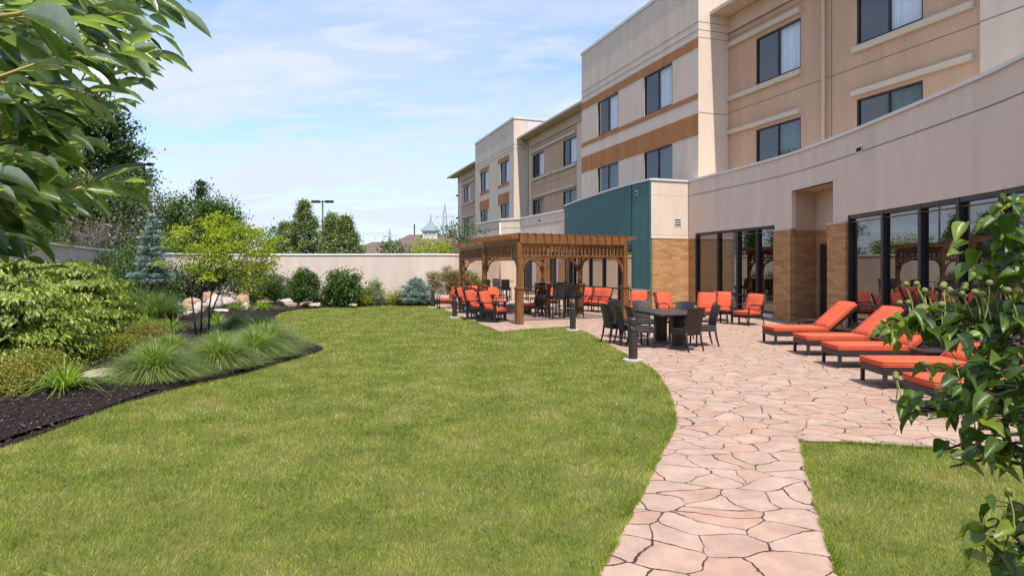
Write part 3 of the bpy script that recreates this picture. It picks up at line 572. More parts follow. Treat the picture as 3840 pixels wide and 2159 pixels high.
mb = MB(); mb.beam(ds + dd * .12 - inn * .07 + up * .95, ds + dd * .12 - inn * .07 + up * 1.25, .03, .03); mb.build('handle', mat('steel', (.5, .5, .5), .3, 1), door)
mb = MB(); mb.beam(ds - dd * .03 - inn * .035 + up * 1.25, ds + dd * 0.02 - inn * .035 + up * 1.25, .08, 2.5); mb.build('door_frame', mat('door_frame_tan', (.30, .2, .12), .6), hotel)

def storefront(f, edges, z0, z1, transom, glass, behind=None, name='storefront_window', blind=None, off=-0.05):
    """edges: list of a positions of mullion centres; each bay is a window of its own"""
    for i in range(len(edges) - 1):
        a0, a1 = edges[i], edges[i + 1]; h = .055; pts = sorted([a0, a1] + [a for a in wcum if a0 < a < a1]) if f is wf else [a0, a1]
        mb = MB(); strip(mb, f, [a0, a0 + h], z0, z1, off - .12, off + .03); strip(mb, f, [a1 - h, a1], z0, z1, off - .12, off + .03)
        strip(mb, f, [a0 + h, a1 - h], z0, z0 + .09, off - .11, off + .02); strip(mb, f, [a0 + h, a1 - h], z1 - .10, z1, off - .11, off + .02); strip(mb, f, [a0 + h, a1 - h], transom - .035, transom + .035, off - .11, off + .02)
        w_ = mb.build(name, M_FRAME, hotel)
        g = MB(); g.add([f(a0 + h, z0, off - .06), f(a1 - h, z0, off - .06), f(a1 - h, z1, off - .06), f(a0 + h, z1, off - .06)], [(0, 1, 2, 3)]); g.build('pane', glass, w_)
        if blind == 'slats':
            s_ = MB(); z = z0 + .1
            while z < z1 - .1:
                s_.add([f(a0 + h, z, off - .16), f(a1 - h, z, off - .16), f(a1 - h, z + .022, off - .19), f(a0 + h, z + .022, off - .19)], [(0, 1, 2, 3)]); z += .05
            s_.build('blind', M_BLIND, w_)
        elif blind and blind[i]:
            s_ = MB(); s_.add([f(a0 + h, z0, off - .15), f(a1 - h, z0, off - .15), f(a1 - h, z1, off - .15), f(a0 + h, z1, off - .15)], [(0, 1, 2, 3)]); s_.build('roller_shade', M_SHADE, w_)
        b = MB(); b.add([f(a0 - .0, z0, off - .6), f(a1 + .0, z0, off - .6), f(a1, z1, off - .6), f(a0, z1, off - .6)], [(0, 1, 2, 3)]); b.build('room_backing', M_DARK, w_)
ed = [wu(u) for u in (2608, 2689, 2762, 2836, 2908)]
storefront(wf, ed, .17, 3.17, .76, M_GLASS2, blind=[1, 1, 0, 0])
mb = MB(); strip(mb, wf, arange(A1, A2), .04, .17, -.1, .10); mb.build('window_sill', M_SILL, hotel, bevel=.01)
ed2 = [wu(3178), wu(3303), wu(3443), wu(3585), wu(3745)]; step = 1.28
while ed2[-1] + step < aE: ed2.append(ed2[-1] + step)
storefront(wf, ed2, .17, 3.15, .74, M_GLASS2, blind='slats')
mb = MB(); strip(mb, wf, arange(A6, aE), .0, .17, -.1, .0); mb.build('window_sill', M_FRAME, hotel)
# roof of the wing keeps sun out of the rooms
mb = MB(); b0 = [wf(a, 4.95, -.1) for a in arange(0, aE)]; b0 = sorted(b0, key=lambda v: -v.y); b1 = [planar(15.9)(S(2583, 16), 4.95, 0), planar(17.0)(0.0, 4.95, 0) + Vector((2, 0, 0))]
for i in range(len(b0) - 1): mb.add([b0[i], b0[i + 1], b0[i + 1] + Vector((9, 0, 0)), b0[i] + Vector((9, 0, 0))], [(0, 1, 2, 3)])
mb.build('wing_roof', M_COPING, hotel)
# light cream return wall beside the teal bay
e0 = Vector((7.45, 26.3, 0)); rmap = lambda a, z, off: e0 - nv * a - dv * off + up * z
LR = 1.82
mb = MB(); wall(mb, rmap, [-.0, LR], 2.96, ZP); mb.build('return_wall', M_CREAM, hotel)
mb = MB(); strip(mb, rmap, [-.03, LR - .03], 0, 2.955, -.1, .03); mb.build('brick_pier', M_BRICK, hotel)
mb = MB(); strip(mb, rmap, [-.05, LR], ZP, ZP + .10, -.3, .05, .02); mb.build('coping', M_COPING, hotel)
mb = MB(); strip(mb, rmap, [0, LR], 4.75, 4.775, 0, .005); strip(mb, rmap, [0, LR], 3.10, 3.12, 0, .005); strip(mb, rmap, [0, LR], 2.955, 2.99, 0, .05); mb.build('wall_joint', M_TRIM, hotel)
def vent(f, a, z, w_, slits):
    mb = MB(); strip(mb, f, [a - w_ / 2, a + w_ / 2], z - .1, z + .1 + .07 * (slits - 1), 0.006, .02); v = mb.build('vent', M_SILL, hotel)
    mb = MB()
    for i in range(slits): strip(mb, f, [a - w_ / 2 + .03, a + w_ / 2 - .03], z - .06 + i * .1, z - .01 + i * .1 + (.05 if slits == 1 else 0), .02, .026)
    mb.build('slot', M_DARK, v)
vent(rmap, .55, 3.58, .34, 3); vent(wf, wu(3223), 4.84, .30, 1)
# teal ribbed metal bay
Tp = smooth_poly([(5.73, 25.7), (5.22, 27.1), (4.62, 29.2), (4.02, 31.8), (3.5, 34.2), (3.1, 36.6)], 4); tf, tcum, tu = polymap(Tp)
if tf(1, 0, 1).x > tf(1, 0, 0).x: _t = tf; tf = lambda a, z, off: _t(a, z, -off)
TE = tcum[-1]; tA = tu(2370)
def ribbed(mb, f, a0, a1, z0, z1):
    a = a0; prof = []
    while a < a1:
        prof += [(a, 0.0), (min(a + .085, a1), 0.0), (min(a + .10, a1), .028), (min(a + .13, a1), .028), (min(a + .145, a1), 0)]; a += .16
    prof.append((a1, 0)); vs = []
    for a, o in prof: vs += [f(a, z0, o), f(a, z1, o)]
    mb.add(vs, [(2 * i, 2 * i + 2, 2 * i + 3, 2 * i + 1) for i in range(len(prof) - 1)])
mb = MB(); ribbed(mb, tf, 0, tA, .82, ZP - .0); ribbed(mb, tf, tA, TE, 2.75, ZP); mb.build('ribbed_metal_cladding', M_TEAL, hotel)
mb = MB(); strip(mb, tf, [0, .12], .82, ZP, -.1, .035); mb.build('corner_trim', M_TEAL, hotel)
mb = MB(); strip(mb, tf, [0] + tcum[1:], ZP, ZP + .10, -.3, .06, .02); mb.build('coping', M_COPING, hotel)
mb = MB(); strip(mb, tf, [.02] + [a for a in tcum if .02 < a < tA] + [tA], 0, .80, -.3, -.04); mb.build('brick_base', M_BRICK, hotel)
mb = MB(); strip(mb, tf, [.02, tA], .80, .84, -.2, .04); mb.build('sill_flashing', M_SILL, hotel)
mb = MB(); strip(mb, tf, [tA] + [a for a in tcum if a > tA], .0, .12, -.6, -.25); mb.build('brick_base', M_BRICK, hotel)
mb = MB(); strip(mb, tf, [tA] + [a for a in tcum if a > tA], .12, .19, -.6, -.18); mb.build('window_sill', M_SILL, hotel)
mb = MB(); strip(mb, tf, [tA] + [a for a in tcum if a > tA], 2.55, 2.75, -.6, -.02); mb.build('header', M_FRAME, hotel)
n_ = 5; edt = [tA + (TE - tA) * i / n_ for i in range(n_ + 1)]; storefront(tf, edt, .19, 2.56, .78, M_GLASS2, blind=[0] * n_, off=-.3)
vent(tf, tu(2387), 4.96, .26, 1); vent(tf, tu(2131), 4.75, .3, 1)
# low cream block behind the pergola
Lp = [(3.1, 36.6), (.58, 42.6), (-.78, 43.5), (-2.6, 47.6)]; ZL = 5.08
def seg(i): p, q_ = Vector((*Lp[i], 0)), Vector((*Lp[i + 1], 0)); d = (q_ - p).normalized(); n2_ = Vector((-d.y, d.x, 0)); n2_ = n2_ if n2_.x < 0 or n2_.y < 0 and i == 1 else -n2_; return (lambda a, z, off: p + d * a + n2_ * off + up * z), (q_ - p).length
f0, l0 = seg(0); f1, l1 = seg(1); f2, l2 = seg(2)
if f1(0, 0, 1).y > f1(0, 0, 0).y: _f1 = f1; f1 = lambda a, z, off: _f1(a, z, -off)
def u_on(f, l, u):
    m = (u - 1920) / FPX; b = min(range(401), key=lambda i: abs(f(l * i / 400, 0, 0).x / f(l * i / 400, 0, 0).y - m)); return l * b / 400
hw = [(u_on(f0, l0, 2092), u_on(f0, l0, 2060), .5, 2.75), (u_on(f0, l0, 2010), u_on(f0, l0, 1962), .2, 2.75)]
mb = MB(); wall(mb, f0, [0, l0], 2.85, ZL); wall(mb, f1, [0, l1], 0, ZL); wall(mb, f2, [0, l2], 0, ZL); mb.build('low_block_wall', M_CREAM, hotel)
mb = MB(); wall(mb, f0, [0, l0], 0, 2.85, hw); mb.build('brick_base', M_BRICK, hotel)
for h in hw: window(f0, h[1], h[0], h[2], h[3], 'curtain', .5)
mb = MB()
for f, l in ((f0, l0), (f1, l1), (f2, l2)): strip(mb, f, [0, l], ZL, ZL + .12, -.3, .06)
mb.build('coping', M_COPING, hotel)
mb = MB()
for f, l in ((f0, l0), (f1, l1), (f2, l2)): strip(mb, f, [0, l], 4.5, 4.53, 0, .005)
mb.build('wall_joint', M_JOINT, hotel)
mb = MB(); mb.tube([f1(l1 + .0, 4.9, .09), f1(l1, .1, .09)], .06, 8); mb.build('downspout', M_GUTTER, hotel, smooth=True)
vent(f0, u_on(f0, l0, 2024), 4.78, .4, 1)
# little wall lamps down the far end of the block
for z in (10.2, 7.6, 5.2):
    mb = MB(); p = r3(e3 - .1, z, .1); mb.box(p, (.35, .2, .18)); mb.build('wall_lamp', M_FRAME, hotel)

# ------------------------------------------------------------------ garden wall
Gp = smooth_poly([(-7.5, 2.5), (-10, 8), (-12.5, 15.2), (-14.9, 20.5), (-17.0, 26), (-18.0, 30), (-17.6, 33), (-15.5, 34.4), (-12, 34.6), (-8, 34.5), (-5.0, 34.3), (-2.9, 35.0), (-1.6, 38.5), (-.9, 43.4)], 6); gf, gcum, gu = polymap(Gp)
if gf(1, 0, 1).x < gf(1, 0, 0).x: _g = gf; gf = lambda a, z, off: _g(a, z, -off)
gw = thing('garden_wall', 'long curved beige stucco garden wall with a pale cap behind the planting beds', 'garden wall')
mb = MB(); strip(mb, gf, gcum, 0, 2.46, -.24, 0); mb.build('wall_face', M_WALL, gw)
mb = MB(); strip(mb, gf, gcum, 2.46, 2.545, -.29, .05, .015); mb.build('wall_cap', mat('wall_cap_paint', (0.88, 0.83, 0.77), rough=.6, var=.05, scale=2), gw)
# ------------------------------------------------------------------ pergolas
def wood_mat(name, a, b):
    m = bpy.data.materials.new(name); m.use_nodes = True; nt = m.node_tree; N = nt.nodes.new; L = nt.links.new; p = nt.nodes['Principled BSDF']
    tc = N('ShaderNodeTexCoord'); mp_ = N('ShaderNodeMapping'); mp_.inputs['Scale'].default_value = (14, 14, 1.6); L(tc.outputs['Object'], mp_.inputs[0])
    n = N('ShaderNodeTexNoise'); n.inputs['Scale'].default_value = 1.6; n.inputs['Detail'].default_value = 8; n.inputs['Roughness'].default_value = .65; L(mp_.outputs[0], n.inputs[0])
    r = N('ShaderNodeMapRange'); L(n.outputs[0], r.inputs[0]); r.inputs[1].default_value = .3; r.inputs[2].default_value = .7
    x = N('ShaderNodeMixRGB'); L(r.outputs[0], x.inputs[0]); x.inputs[1].default_value = (*a, 1); x.inputs[2].default_value = (*b, 1); L(x.outputs[0], p.inputs[0])
    p.inputs['Roughness'].default_value = 0.5; bp = N('ShaderNodeBump'); bp.inputs['Strength'].default_value = .25; bp.inputs['Distance'].default_value = .004; L(n.outputs[0], bp.inputs['Height']); L(bp.outputs[0], p.inputs['Normal']); return m
M_WOOD = wood_mat('stained_cedar', (0.095, 0.038, 0.011), (0.27, 0.108, 0.027))
def pergola(label, A, ang, W_, Dp, posts='ABDE', friezes='FLRB', nbl=14):
    t = thing('pergola', label, 'pergola', (A[0], A[1], 0.012), ang)
    PX = {'A': (0, 0), 'D': (W_, 0), 'B': (0, Dp), 'E': (W_, Dp)}
    for p in posts:
        x, y = PX[p]; m = MB()
        m.box((x, y, .54), (.215, .215, 1.08)); m.box((x, y, 1.77), (.145, .145, 1.42)); m.build('post', M_WOOD, t, bevel=.012)
        m = MB(); m.box((x, y, 1.095), (.27, .27, .045)); m.box((x, y, 1.135), (.20, .20, .04)); m.build('post_collar', M_WOOD, t, bevel=.01)
    for (x0, y0, x1, y1) in ((0, 0, W_, 0), (0, Dp, W_, Dp), (0, 0, 0, Dp), (W_, 0, W_, Dp)):
        m = MB(); m.beam((x0, y0, 2.53), (x1, y1, 2.53), .09, .15); m.build('beam', M_WOOD, t, bevel=.006)
    def frieze(x0, y0, x1, y1):
        l = math.hypot(x1 - x0, y1 - y0); ux, uy = (x1 - x0) / l, (y1 - y0) / l; a, b = .08, l - .08; m = MB()
        m.beam((x0 + ux * a, y0 + uy * a, 2.425), (x0 + ux * b, y0 + uy * b, 2.425), .05, .04); m.beam((x0 + ux * a, y0 + uy * a, 2.09), (x0 + ux * b, y0 + uy * b, 2.09), .06, .045); m.build('frieze_rail', M_WOOD, t, bevel=.004)
        n = int((b - a) / .13); m = MB(); rot = math.atan2(uy, ux)
        for i in range(n): q = a + (i + .5) * (b - a) / n; m.box((x0 + ux * q, y0 + uy * q, 2.2595), (.045, .03, .295), rz=rot)
        o = m.build('frieze_spindles', M_WOOD, t); o['kind'] = 'stuff'
        for s_, px, py in ((1, x0, y0), (-1, x1, y1)):      # curved knee braces
            pts_o, pts_i = [], []
            for i in range(9):
                th = i / 8 * math.pi / 2; r_o = .46; cx, cz = .07 + .42, 2.065 - .46
                pts_o.append((cx - .42 * math.cos(th) * 1.0, cz + .46 * math.sin(th))); pts_i.append((cx - .42 * math.cos(th) * .86 + .0, cz + .46 * math.sin(th) * .88 - .015))
            vs = []; hw_ = .035
            for (ao, zo), (ai, zi) in zip(pts_o, pts_i):
                for sd in (-1, 1):
                    vs += [(px + s_ * ux * ao - uy * hw_ * sd, py + s_ * uy * ao + ux * hw_ * sd, zo), (px + s_ * ux * ai - uy * hw_ * sd, py + s_ * uy * ai + ux * hw_ * sd, zi)]
            fs = []
            for i in range(8):
                a4_, b4_ = i * 4, i * 4 + 4
                fs += [(a4_, a4_ + 1, b4_ + 1, b4_), (a4_ + 2, b4_ + 2, b4_ + 3, a4_ + 3), (a4_, b4_, b4_ + 2, a4_ + 2), (a4_ + 1, a4_ + 3, b4_ + 3, b4_ + 1)]
            fs += [(0, 2, 3, 1), (32, 33, 35, 34)]
            m = MB(); m.add(vs, fs); m.build('knee_brace', M_WOOD, t)
    SG = {'F': (0, 0, W_, 0), 'L': (0, 0, 0, Dp), 'R': (W_, 0, W_, Dp), 'B': (0, Dp, W_, Dp)}
    for f_ in friezes: frieze(*SG[f_])
    # fascia made of short boards between the lath ends
    m = MB(); n = nbl; x = -.02; wS = (W_ + .04) / n
    for i in range(n): m.bx(x + i * wS + .013, x + (i + 1) * wS - .013, -.085, -.047, 2.46, 2.70)
    m.build('fascia_boards', M_WOOD, t, bevel=.004)
    nr_ = max(6, int((Dp + .5) / .30)); OH = .42
    for i in range(nr_ + 1):                                    # rafters run along the front, shaped tails at both ends
        y = -.03 + (Dp + .35) * i / nr_; m = MB(); prof = [(-OH, 2.70), (-OH, 2.745), (W_ + OH, 2.745), (W_ + OH, 2.70), (W_ + OH - .05, 2.66), (W_ + OH - .14, 2.645), (W_ + OH - .20, 2.61), (-OH + .20, 2.61), (-OH + .14, 2.645), (-OH + .05, 2.66)]
        k_ = len(prof); m.add([(a, y - .022, z) for a, z in prof] + [(a, y + .022, z) for a, z in prof], [tuple(range(k_)), tuple(reversed(range(k_, 2 * k_)))] + [(j, (j + 1) % k_, k_ + (j + 1) % k_, k_ + j) for j in range(k_)])
        m.build('rafter', M_WOOD, t)
    for i in range(n + 1):
        m = MB(); xx = x + i * wS; m.bx(xx - .022, xx + .022, -.12, Dp + .42, 2.746, 2.785); m.build('lath', M_WOOD, t, bevel=.004)
    return t
Aa = (.22, 19.0)
pergola('nearer cedar pergola, its corner post standing at the patio edge by the lawn', Aa, R(23.5), 3.80, 2.95)
pergola('farther cedar pergola, behind and left of the corner-post one, over the fire seats', (-2.13, 25.9), R(1.5), 3.62, 2.7, nbl=12)
# link between the two roofs
t = thing('pergola_link', 'slatted cedar screen beam joining the two pergolas', 'pergola beam', (0, 0, 0))
pb, pc = Vector((-.98, 21.72, 0)), Vector((-2.13, 25.9, 0)); dl = (pc - pb).normalized(); m = MB(); m.beam(pb + up * 2.5, pc + up * 2.5, .08, .15); m.build('beam', M_WOOD, t)
m = MB(); m.beam(pb + dl * .1 + up * 2.09, pc - dl * .1 + up * 2.09, .06, .045); m.build('frieze_rail', M_WOOD, t)
m = MB(); L_ = (pc - pb).length; nS = int(L_ / .13)
for i in range(1, nS): m.box(pb + dl * (L_ * i / nS) + up * 2.268, (.03, .045, .31), rz=math.atan2(dl.y, dl.x))
o = m.build('frieze_spindles', M_WOOD, t); o['kind'] = 'stuff'

# ------------------------------------------------------------------ furniture materials
def wicker_mat(name, c1, c2, sc_=1.0):
    m = bpy.data.materials.new(name); m.use_nodes = True; nt = m.node_tree; N = nt.nodes.new; L = nt.links.new; p = nt.nodes['Principled BSDF']
    tc = N('ShaderNodeTexCoord'); ch = N('ShaderNodeTexWave'); ch.wave_type = 'BANDS'; ch.bands_direction = 'Z'; ch.inputs['Scale'].default_value = 22 * sc_; ch.inputs['Distortion'].default_value = 1.2; L(tc.outputs['Object'], ch.inputs[0])
    c_ = N('ShaderNodeTexWave'); c_.bands_direction = 'DIAGONAL'; c_.inputs['Scale'].default_value = 16 * sc_; c_.inputs['Distortion'].default_value = .8; L(tc.outputs['Object'], c_.inputs[0])
    a = N('ShaderNodeMath'); a.operation = 'MULTIPLY'; L(ch.outputs['Fac'], a.inputs[0]); L(c_.outputs['Fac'], a.inputs[1])
    x = N('ShaderNodeMixRGB'); L(a.outputs[0], x.inputs[0]); x.inputs[1].default_value = (*c1, 1); x.inputs[2].default_value = (*c2, 1); L(x.outputs[0], p.inputs[0]); p.inputs['Roughness'].default_value = .42
    bp = N('ShaderNodeBump'); bp.inputs['Strength'].default_value = .7; bp.inputs['Distance'].default_value = .004; L(a.outputs[0], bp.inputs['Height']); L(bp.outputs[0], p.inputs['Normal']); return m
M_WICK = wicker_mat('dark_wicker', (0.012, 0.009, 0.009), (0.045, 0.034, 0.033)); M_BLACK = mat('black_frame', (0.014, 0.012, 0.013), rough=.35)
M_POLY = mat('black_poly_lumber', (0.012, 0.013, 0.016), rough=.42); M_BRONZE = mat('bronze_bollard', (0.040, 0.028, 0.024), rough=.42, var=.15, scale=6)
M_CUSH = mat('coral_cushion', (0.64, 0.118, 0.056), rough=.9, var=.13, scale=5, bump=.35, bscale=9, spec=.15, bdist=.02); M_STEEL = mat('brushed_steel', (.55, .56, .58), rough=.3, metal=1)
M_CONC = mat('concrete', (.46, .42, .37), rough=.9, var=.15, scale=12, bump=.2)
M_TOP = mat('table_top_slate', (.035, .030, .032), rough=.40, var=.35, scale=30); M_CAPS = mat('pale_capstone', (.62, .58, .52), rough=.8, var=.12, scale=6, bump=.2)
def cushion(name, parent, cx, cy, cz, sx, sy, sz, M=None):
    """soft cushion: pillowed box with rounded edges"""
    nx, ny = 7, 7; vs = []; b = MB()
    def pt(i, j, s): 
        u_, v_ = i / nx * 2 - 1, j / ny * 2 - 1; r_ = 1 - 0.035 * (u_ * u_) * (v_ * v_)
        pf = (1 - u_ ** 8) * (1 - v_ ** 8); puff = 1 + .10 * (1 - u_ * u_) * (1 - v_ * v_)
        return Vector((u_ * sx / 2 * r_, v_ * sy / 2 * r_, s * sz / 2 * (.62 + .38 * pf) * puff))
    for s in (-1, 1):
        for j in range(ny + 1):
            for i in range(nx + 1): vs.append(pt(i, j, s))
    W1 = nx + 1; off = W1 * (ny + 1); fs = []
    for j in range(ny):
        for i in range(nx):
            a = j * W1 + i; fs.append((a, a + W1, a + W1 + 1, a + 1)); fs.append((off + a, off + a + 1, off + a + W1 + 1, off + a + W1))
    ring = [i for i in range(W1)] + [j * W1 + nx for j in range(1, ny + 1)] + [ny * W1 + i for i in range(nx - 1, -1, -1)] + [j * W1 for j in range(ny - 1, 0, -1)]
    for q in range(len(ring)): a, c = ring[q], ring[(q + 1) % len(ring)]; fs.append((a, c, off + c, off + a))
    rot = M if M is not None else Matrix.Identity(3); b.add([rot @ v + Vector((cx, cy, cz)) for v in vs], fs)
    for s in (-1, 1):                       # welted seam round both faces
        k0 = off if s > 0 else 0; pts = [rot @ (vs[k0 + q] * 1.004) + Vector((cx, cy, cz)) for q in ring]; b.tube(pts + [pts[0]], .0065, 6, cap=False)
    return b.build(name, M_CUSH, parent, smooth=True)
RX = lambda a: Matrix.Rotation(a, 3, 'X'); RY = lambda a: Matrix.Rotation(a, 3, 'Y')

# ---- dining chair (faces -Y)
def make_dining_chair():
    t = thing('dining_chair', 'x', 'chair')
    m = MB(); m.bx(-.225, .225, -.24, .20, .405, .455); m.build('seat', M_WICK, t, bevel=.015)
    m = MB(); m.bx(-.22, .22, -.235, .20, .33, .405); m.build('seat_apron', M_WICK, t, bevel=.01)
    n = 8; vs = []; zs = [.36, .5, .62, .74, .84, .90]
    for z in zs:
        tt = (z - .36) / .54; hw_ = .205 + .03 * tt; y = .20 + .02 * tt + .09 * tt * tt
        for i in range(n + 1):
            x = -hw_ + 2 * hw_ * i / n; yy = y + .03 * (1 - (x / hw_) ** 2) * 1.0; zz = z - (.018 * (x / hw_) ** 2 if z == .90 else 0); vs.append((x, yy, zz))
    k_ = len(vs); vs2 = [(x, y - .03, z) for x, y, z in vs]; fs = []
    for j in range(len(zs) - 1):
        for i in range(n): a = j * (n + 1) + i; fs += [(a, a + 1, a + n + 2, a + n + 1), (k_ + a, k_ + a + n + 1, k_ + a + n + 2, k_ + a + 1)]
    T = (len(zs) - 1) * (n + 1)
    for i in range(n): fs += [(T + i, T + i + 1, k_ + T + i + 1, k_ + T + i), (i, k_ + i, k_ + i + 1, i + 1)]
    for j in range(len(zs) - 1): a = j * (n + 1); b = a + n + 1; fs += [(a, b, k_ + b, k_ + a), (a + n, k_ + a + n, k_ + b + n, b + n)]
    m = MB(); m.add(vs + vs2, fs); m.build('backrest', M_WICK, t, smooth=False)
    for sx in (-1, 1):
        m = MB(); m.tube([(sx * .205, -.22, .34), (sx * .21, -.225, .0)], [.024, .016], 8); m.build('leg', M_WICK, t, smooth=True)
        m = MB(); m.tube([(sx * .20, .19, .40), (sx * .203, .215, .2), (sx * .21, .27, .0)], [.026, .022, .016], 8); m.build('leg', M_WICK, t, smooth=True)
        m = MB(); m.lathe((sx * .21, -.225, 0), [(.018, 0), (.018, .012)], 8); m.build('foot_glide', M_STEEL, t)
    return t
def put(proto, used, X, Y, deg, label, group, z=.012):
    if not used:
        proto.location = (X, Y, z); proto.rotation_euler = (0, 0, R(deg)); proto['label'] = label; proto['group'] = group; used.append(1); return proto
    return copy_thing(proto, (X, Y, z), R(deg), label, group)
dc = make_dining_chair(); du = []; gd = 'wicker dining chairs round the dining table'
for X, Y, a, lb in ((2.38, 14.35, 108, 'leftmost dark wicker dining chair, its back to the lawn'), (2.60, 13.95, 100, "dark wicker dining chair on the left of the table, behind the nearest bollard"),
                    (2.78, 13.45, 97, 'dark wicker dining chair with its seat pulled out, nearest to the bollard lamp'), (3.62, 12.95, -150, 'dark wicker dining chair nearest the camera, its back to the loungers'),
                    (4.22, 13.75, -88, 'dark wicker dining chair on the right side of the table, bluish back towards the loungers'), (4.05, 14.95, -35, 'dark wicker dining chair behind the far right corner of the dining table'),
                    (3.28, 15.5, 3, 'dark wicker dining chair at the far end of the dining table, facing the camera'), (2.72, 15.25, 40, 'dark wicker dining chair at the far left table corner, before an orange armchair')): put(dc, du, X, Y, a, lb, gd)
# the chair nearest the camera stands half side-on
# ---- dining table
t = thing('dining_table', 'rectangular dark slate-topped dining table on two slab pedestals', 'table', (3.50, 13.95, .012), R(8.5))
m = MB(); m.prism([(-.52, -.92), (.52, -.92), (.55, -.89), (.55, .89), (.52, .92), (-.52, .92), (-.55, .89), (-.55, -.89)], .705, .74); m.build('tabletop', M_TOP, t, bevel=.008)
m = MB(); m.bx(-.47, .47, -.84, .84, .665, .7035); m.build('table_apron', M_BLACK, t)
for y in (-.48, .48):
    m = MB(); m.bx(-.13, .13, y - .09, y + .09, .045, .665); m.build('pedestal', M_BLACK, t, bevel=.008)
    m = MB(); m.bx(-.30, .30, y - .22, y + .22, 0, .03); m.bx(-.2, .2, y - .13, y + .13, .03, .045); m.build('base_plate', mat('grey_plate', (.30, .31, .33), .35, .7), t, bevel=.006)

# ---- cushioned armchair (faces -Y)
def make_armchair():
    t = thing('patio_armchair', 'x', 'armchair'); 
    for sx in (-1, 1):
        x = sx * .315; m = MB(); m.tube([(x, -.33, 0), (x, -.32, .55), (x, -.28, .60), (x, -.1, .615), (x, .2, .585), (x, .30, .57)], .019, 8); m.build('arm', M_BLACK, t, smooth=True)
        m = MB(); m.tube([(x * .98, .34, 0), (x * .98, .24, .30), (x * .98, .30, .57), (x * .98, .42, .93)], .019, 8); m.build('leg', M_BLACK, t, smooth=True)
    m = MB(); m.bx(-.30, .30, -.31, .25, .22, .30); m.build('seat_frame', M_WICK, t, bevel=.01)
    M_ = RX(R(-17)); m = MB(); m.box((0, .345, .62), (.60, .03, .66), M=M_); m.build('backrest', M_WICK, t, bevel=.01)
    cushion('seat_cushion', t, 0, -.05, .365, .58, .58, .12)
    cushion('back_cushion', t, 0, .265, .655, .56, .56, .12, M=RX(R(-17)) @ RX(R(90)))
    return t
ac = make_armchair(); au = []; ga = 'armchairs with coral cushions on the patio'
for X, Y, a, lb in ((4.35, 21.6, -20, 'coral-cushioned armchair just right of the nearer pergola, behind a dark dining chair'), (4.98, 19.7, 28, 'coral-cushioned armchair by the brick pier under the louvre vent'),
                    (6.15, 19.9, -30, 'coral-cushioned armchair by the left window bay, leftmost of the three there'), (6.85, 20.4, -22, 'coral-cushioned armchair by the left window bay, middle one set furthest back'),
                    (7.15, 18.9, -62, 'coral-cushioned armchair turned side-on beside the brown brick pier'),
                    (2.78, 25.1, -48, 'coral-cushioned armchair in front of the glass doors, left of a close pair'), (3.22, 24.9, -58, 'coral-cushioned armchair, middle one in front of the glass doors'), (3.45, 24.5, -60, 'coral-cushioned armchair, rightmost in front of the glass doors below the pergola'),
                    (1.62, 26.8, 8, 'coral-cushioned armchair seen low behind the bar stools under the pergola'),
                    (-.62, 25.7, 42, 'coral-cushioned armchair behind the stone fire pit, turned to the camera'), (.80, 23.2, -122, 'coral-cushioned armchair right of the corner post, its dark back towards the camera'),
                    (-2.85, 27.0, -75, 'coral-cushioned armchair furthest left, beyond the farther pergola post'), (-1.62, 27.6, 20, 'coral-cushioned armchair half hidden behind the second pergola post')): put(ac, au, X, Y, a, lb, ga)

# ---- glider / rocking chair (faces -Y)
def make_glider():
    t = thing('glider_chair', 'x', 'glider chair')
    for sx in (-1, 1):
        x = sx * .33; m = MB(); m.bx(x - .055, x + .055, -.36, .32, .60, .632); m.build('armrest', M_POLY, t, bevel=.012)
        m = MB(); m.bx(x - .02, x + .02, -.31, -.22, .05, .60); m.bx(x - .02, x + .02, .18, .27, .05, .60); m.bx(x - .02, x + .02, -.22, .18, .30, .38); m.bx(x - .02, x + .02, -.22, .18, .05, .10); m.build('side_frame', M_POLY, t, bevel=.006)
        m = MB(); m.bx(x - .035, x + .035, -.40, .40, .0, .05); m.build('base_rail', M_POLY, t, bevel=.008)
        for y in (-.12, -.02, .08): m = MB(); m.bx(x - .012, x + .012, y - .02, y + .02, .10, .30); m.build('side_slat', M_POLY, t)
    m = MB(); m.bx(-.31, .31, -.34, .28, .285, .325); m.bx(-.31, .31, -.345, -.32, .22, .325); m.build('seat_deck', M_POLY, t, bevel=.006)
    M_ = RX(R(-16))
    for i in range(5):
        m = MB(); m.box((-.24 + .12 * i, .34, .66), (.095, .025, .72), M=M_); m.build('back_slat', M_POLY, t, bevel=.008)
    m = MB(); m.bx(-.30, .30, -.37, -.33, .02, .09); m.build('base_rail', M_POLY, t)
    cushion('seat_cushion', t, 0, -.07, .385, .56, .60, .13); cushion('back_cushion', t, 0, .25, .68, .54, .60, .12, M=RX(R(-16)) @ RX(R(90)))
    return t
gc = make_glider(); gu_ = []; gg = 'black glider chairs with coral cushions'
for X, Y, a, lb in ((-.62, 20.05, 62, 'black glider chair with coral cushions, nearest one at the lawn edge by the corner post'), (-1.15, 21.1, 66, 'black glider chair with coral cushions, second from the corner post'),
                    (-1.72, 24.1, 82, 'black glider chair with coral cushions by the farther pergola post'), (-.92, 26.1, 70, 'black glider chair whose slatted back shows beside the armchair at the fire pit')): put(gc, gu_, X, Y, a, lb, gg)

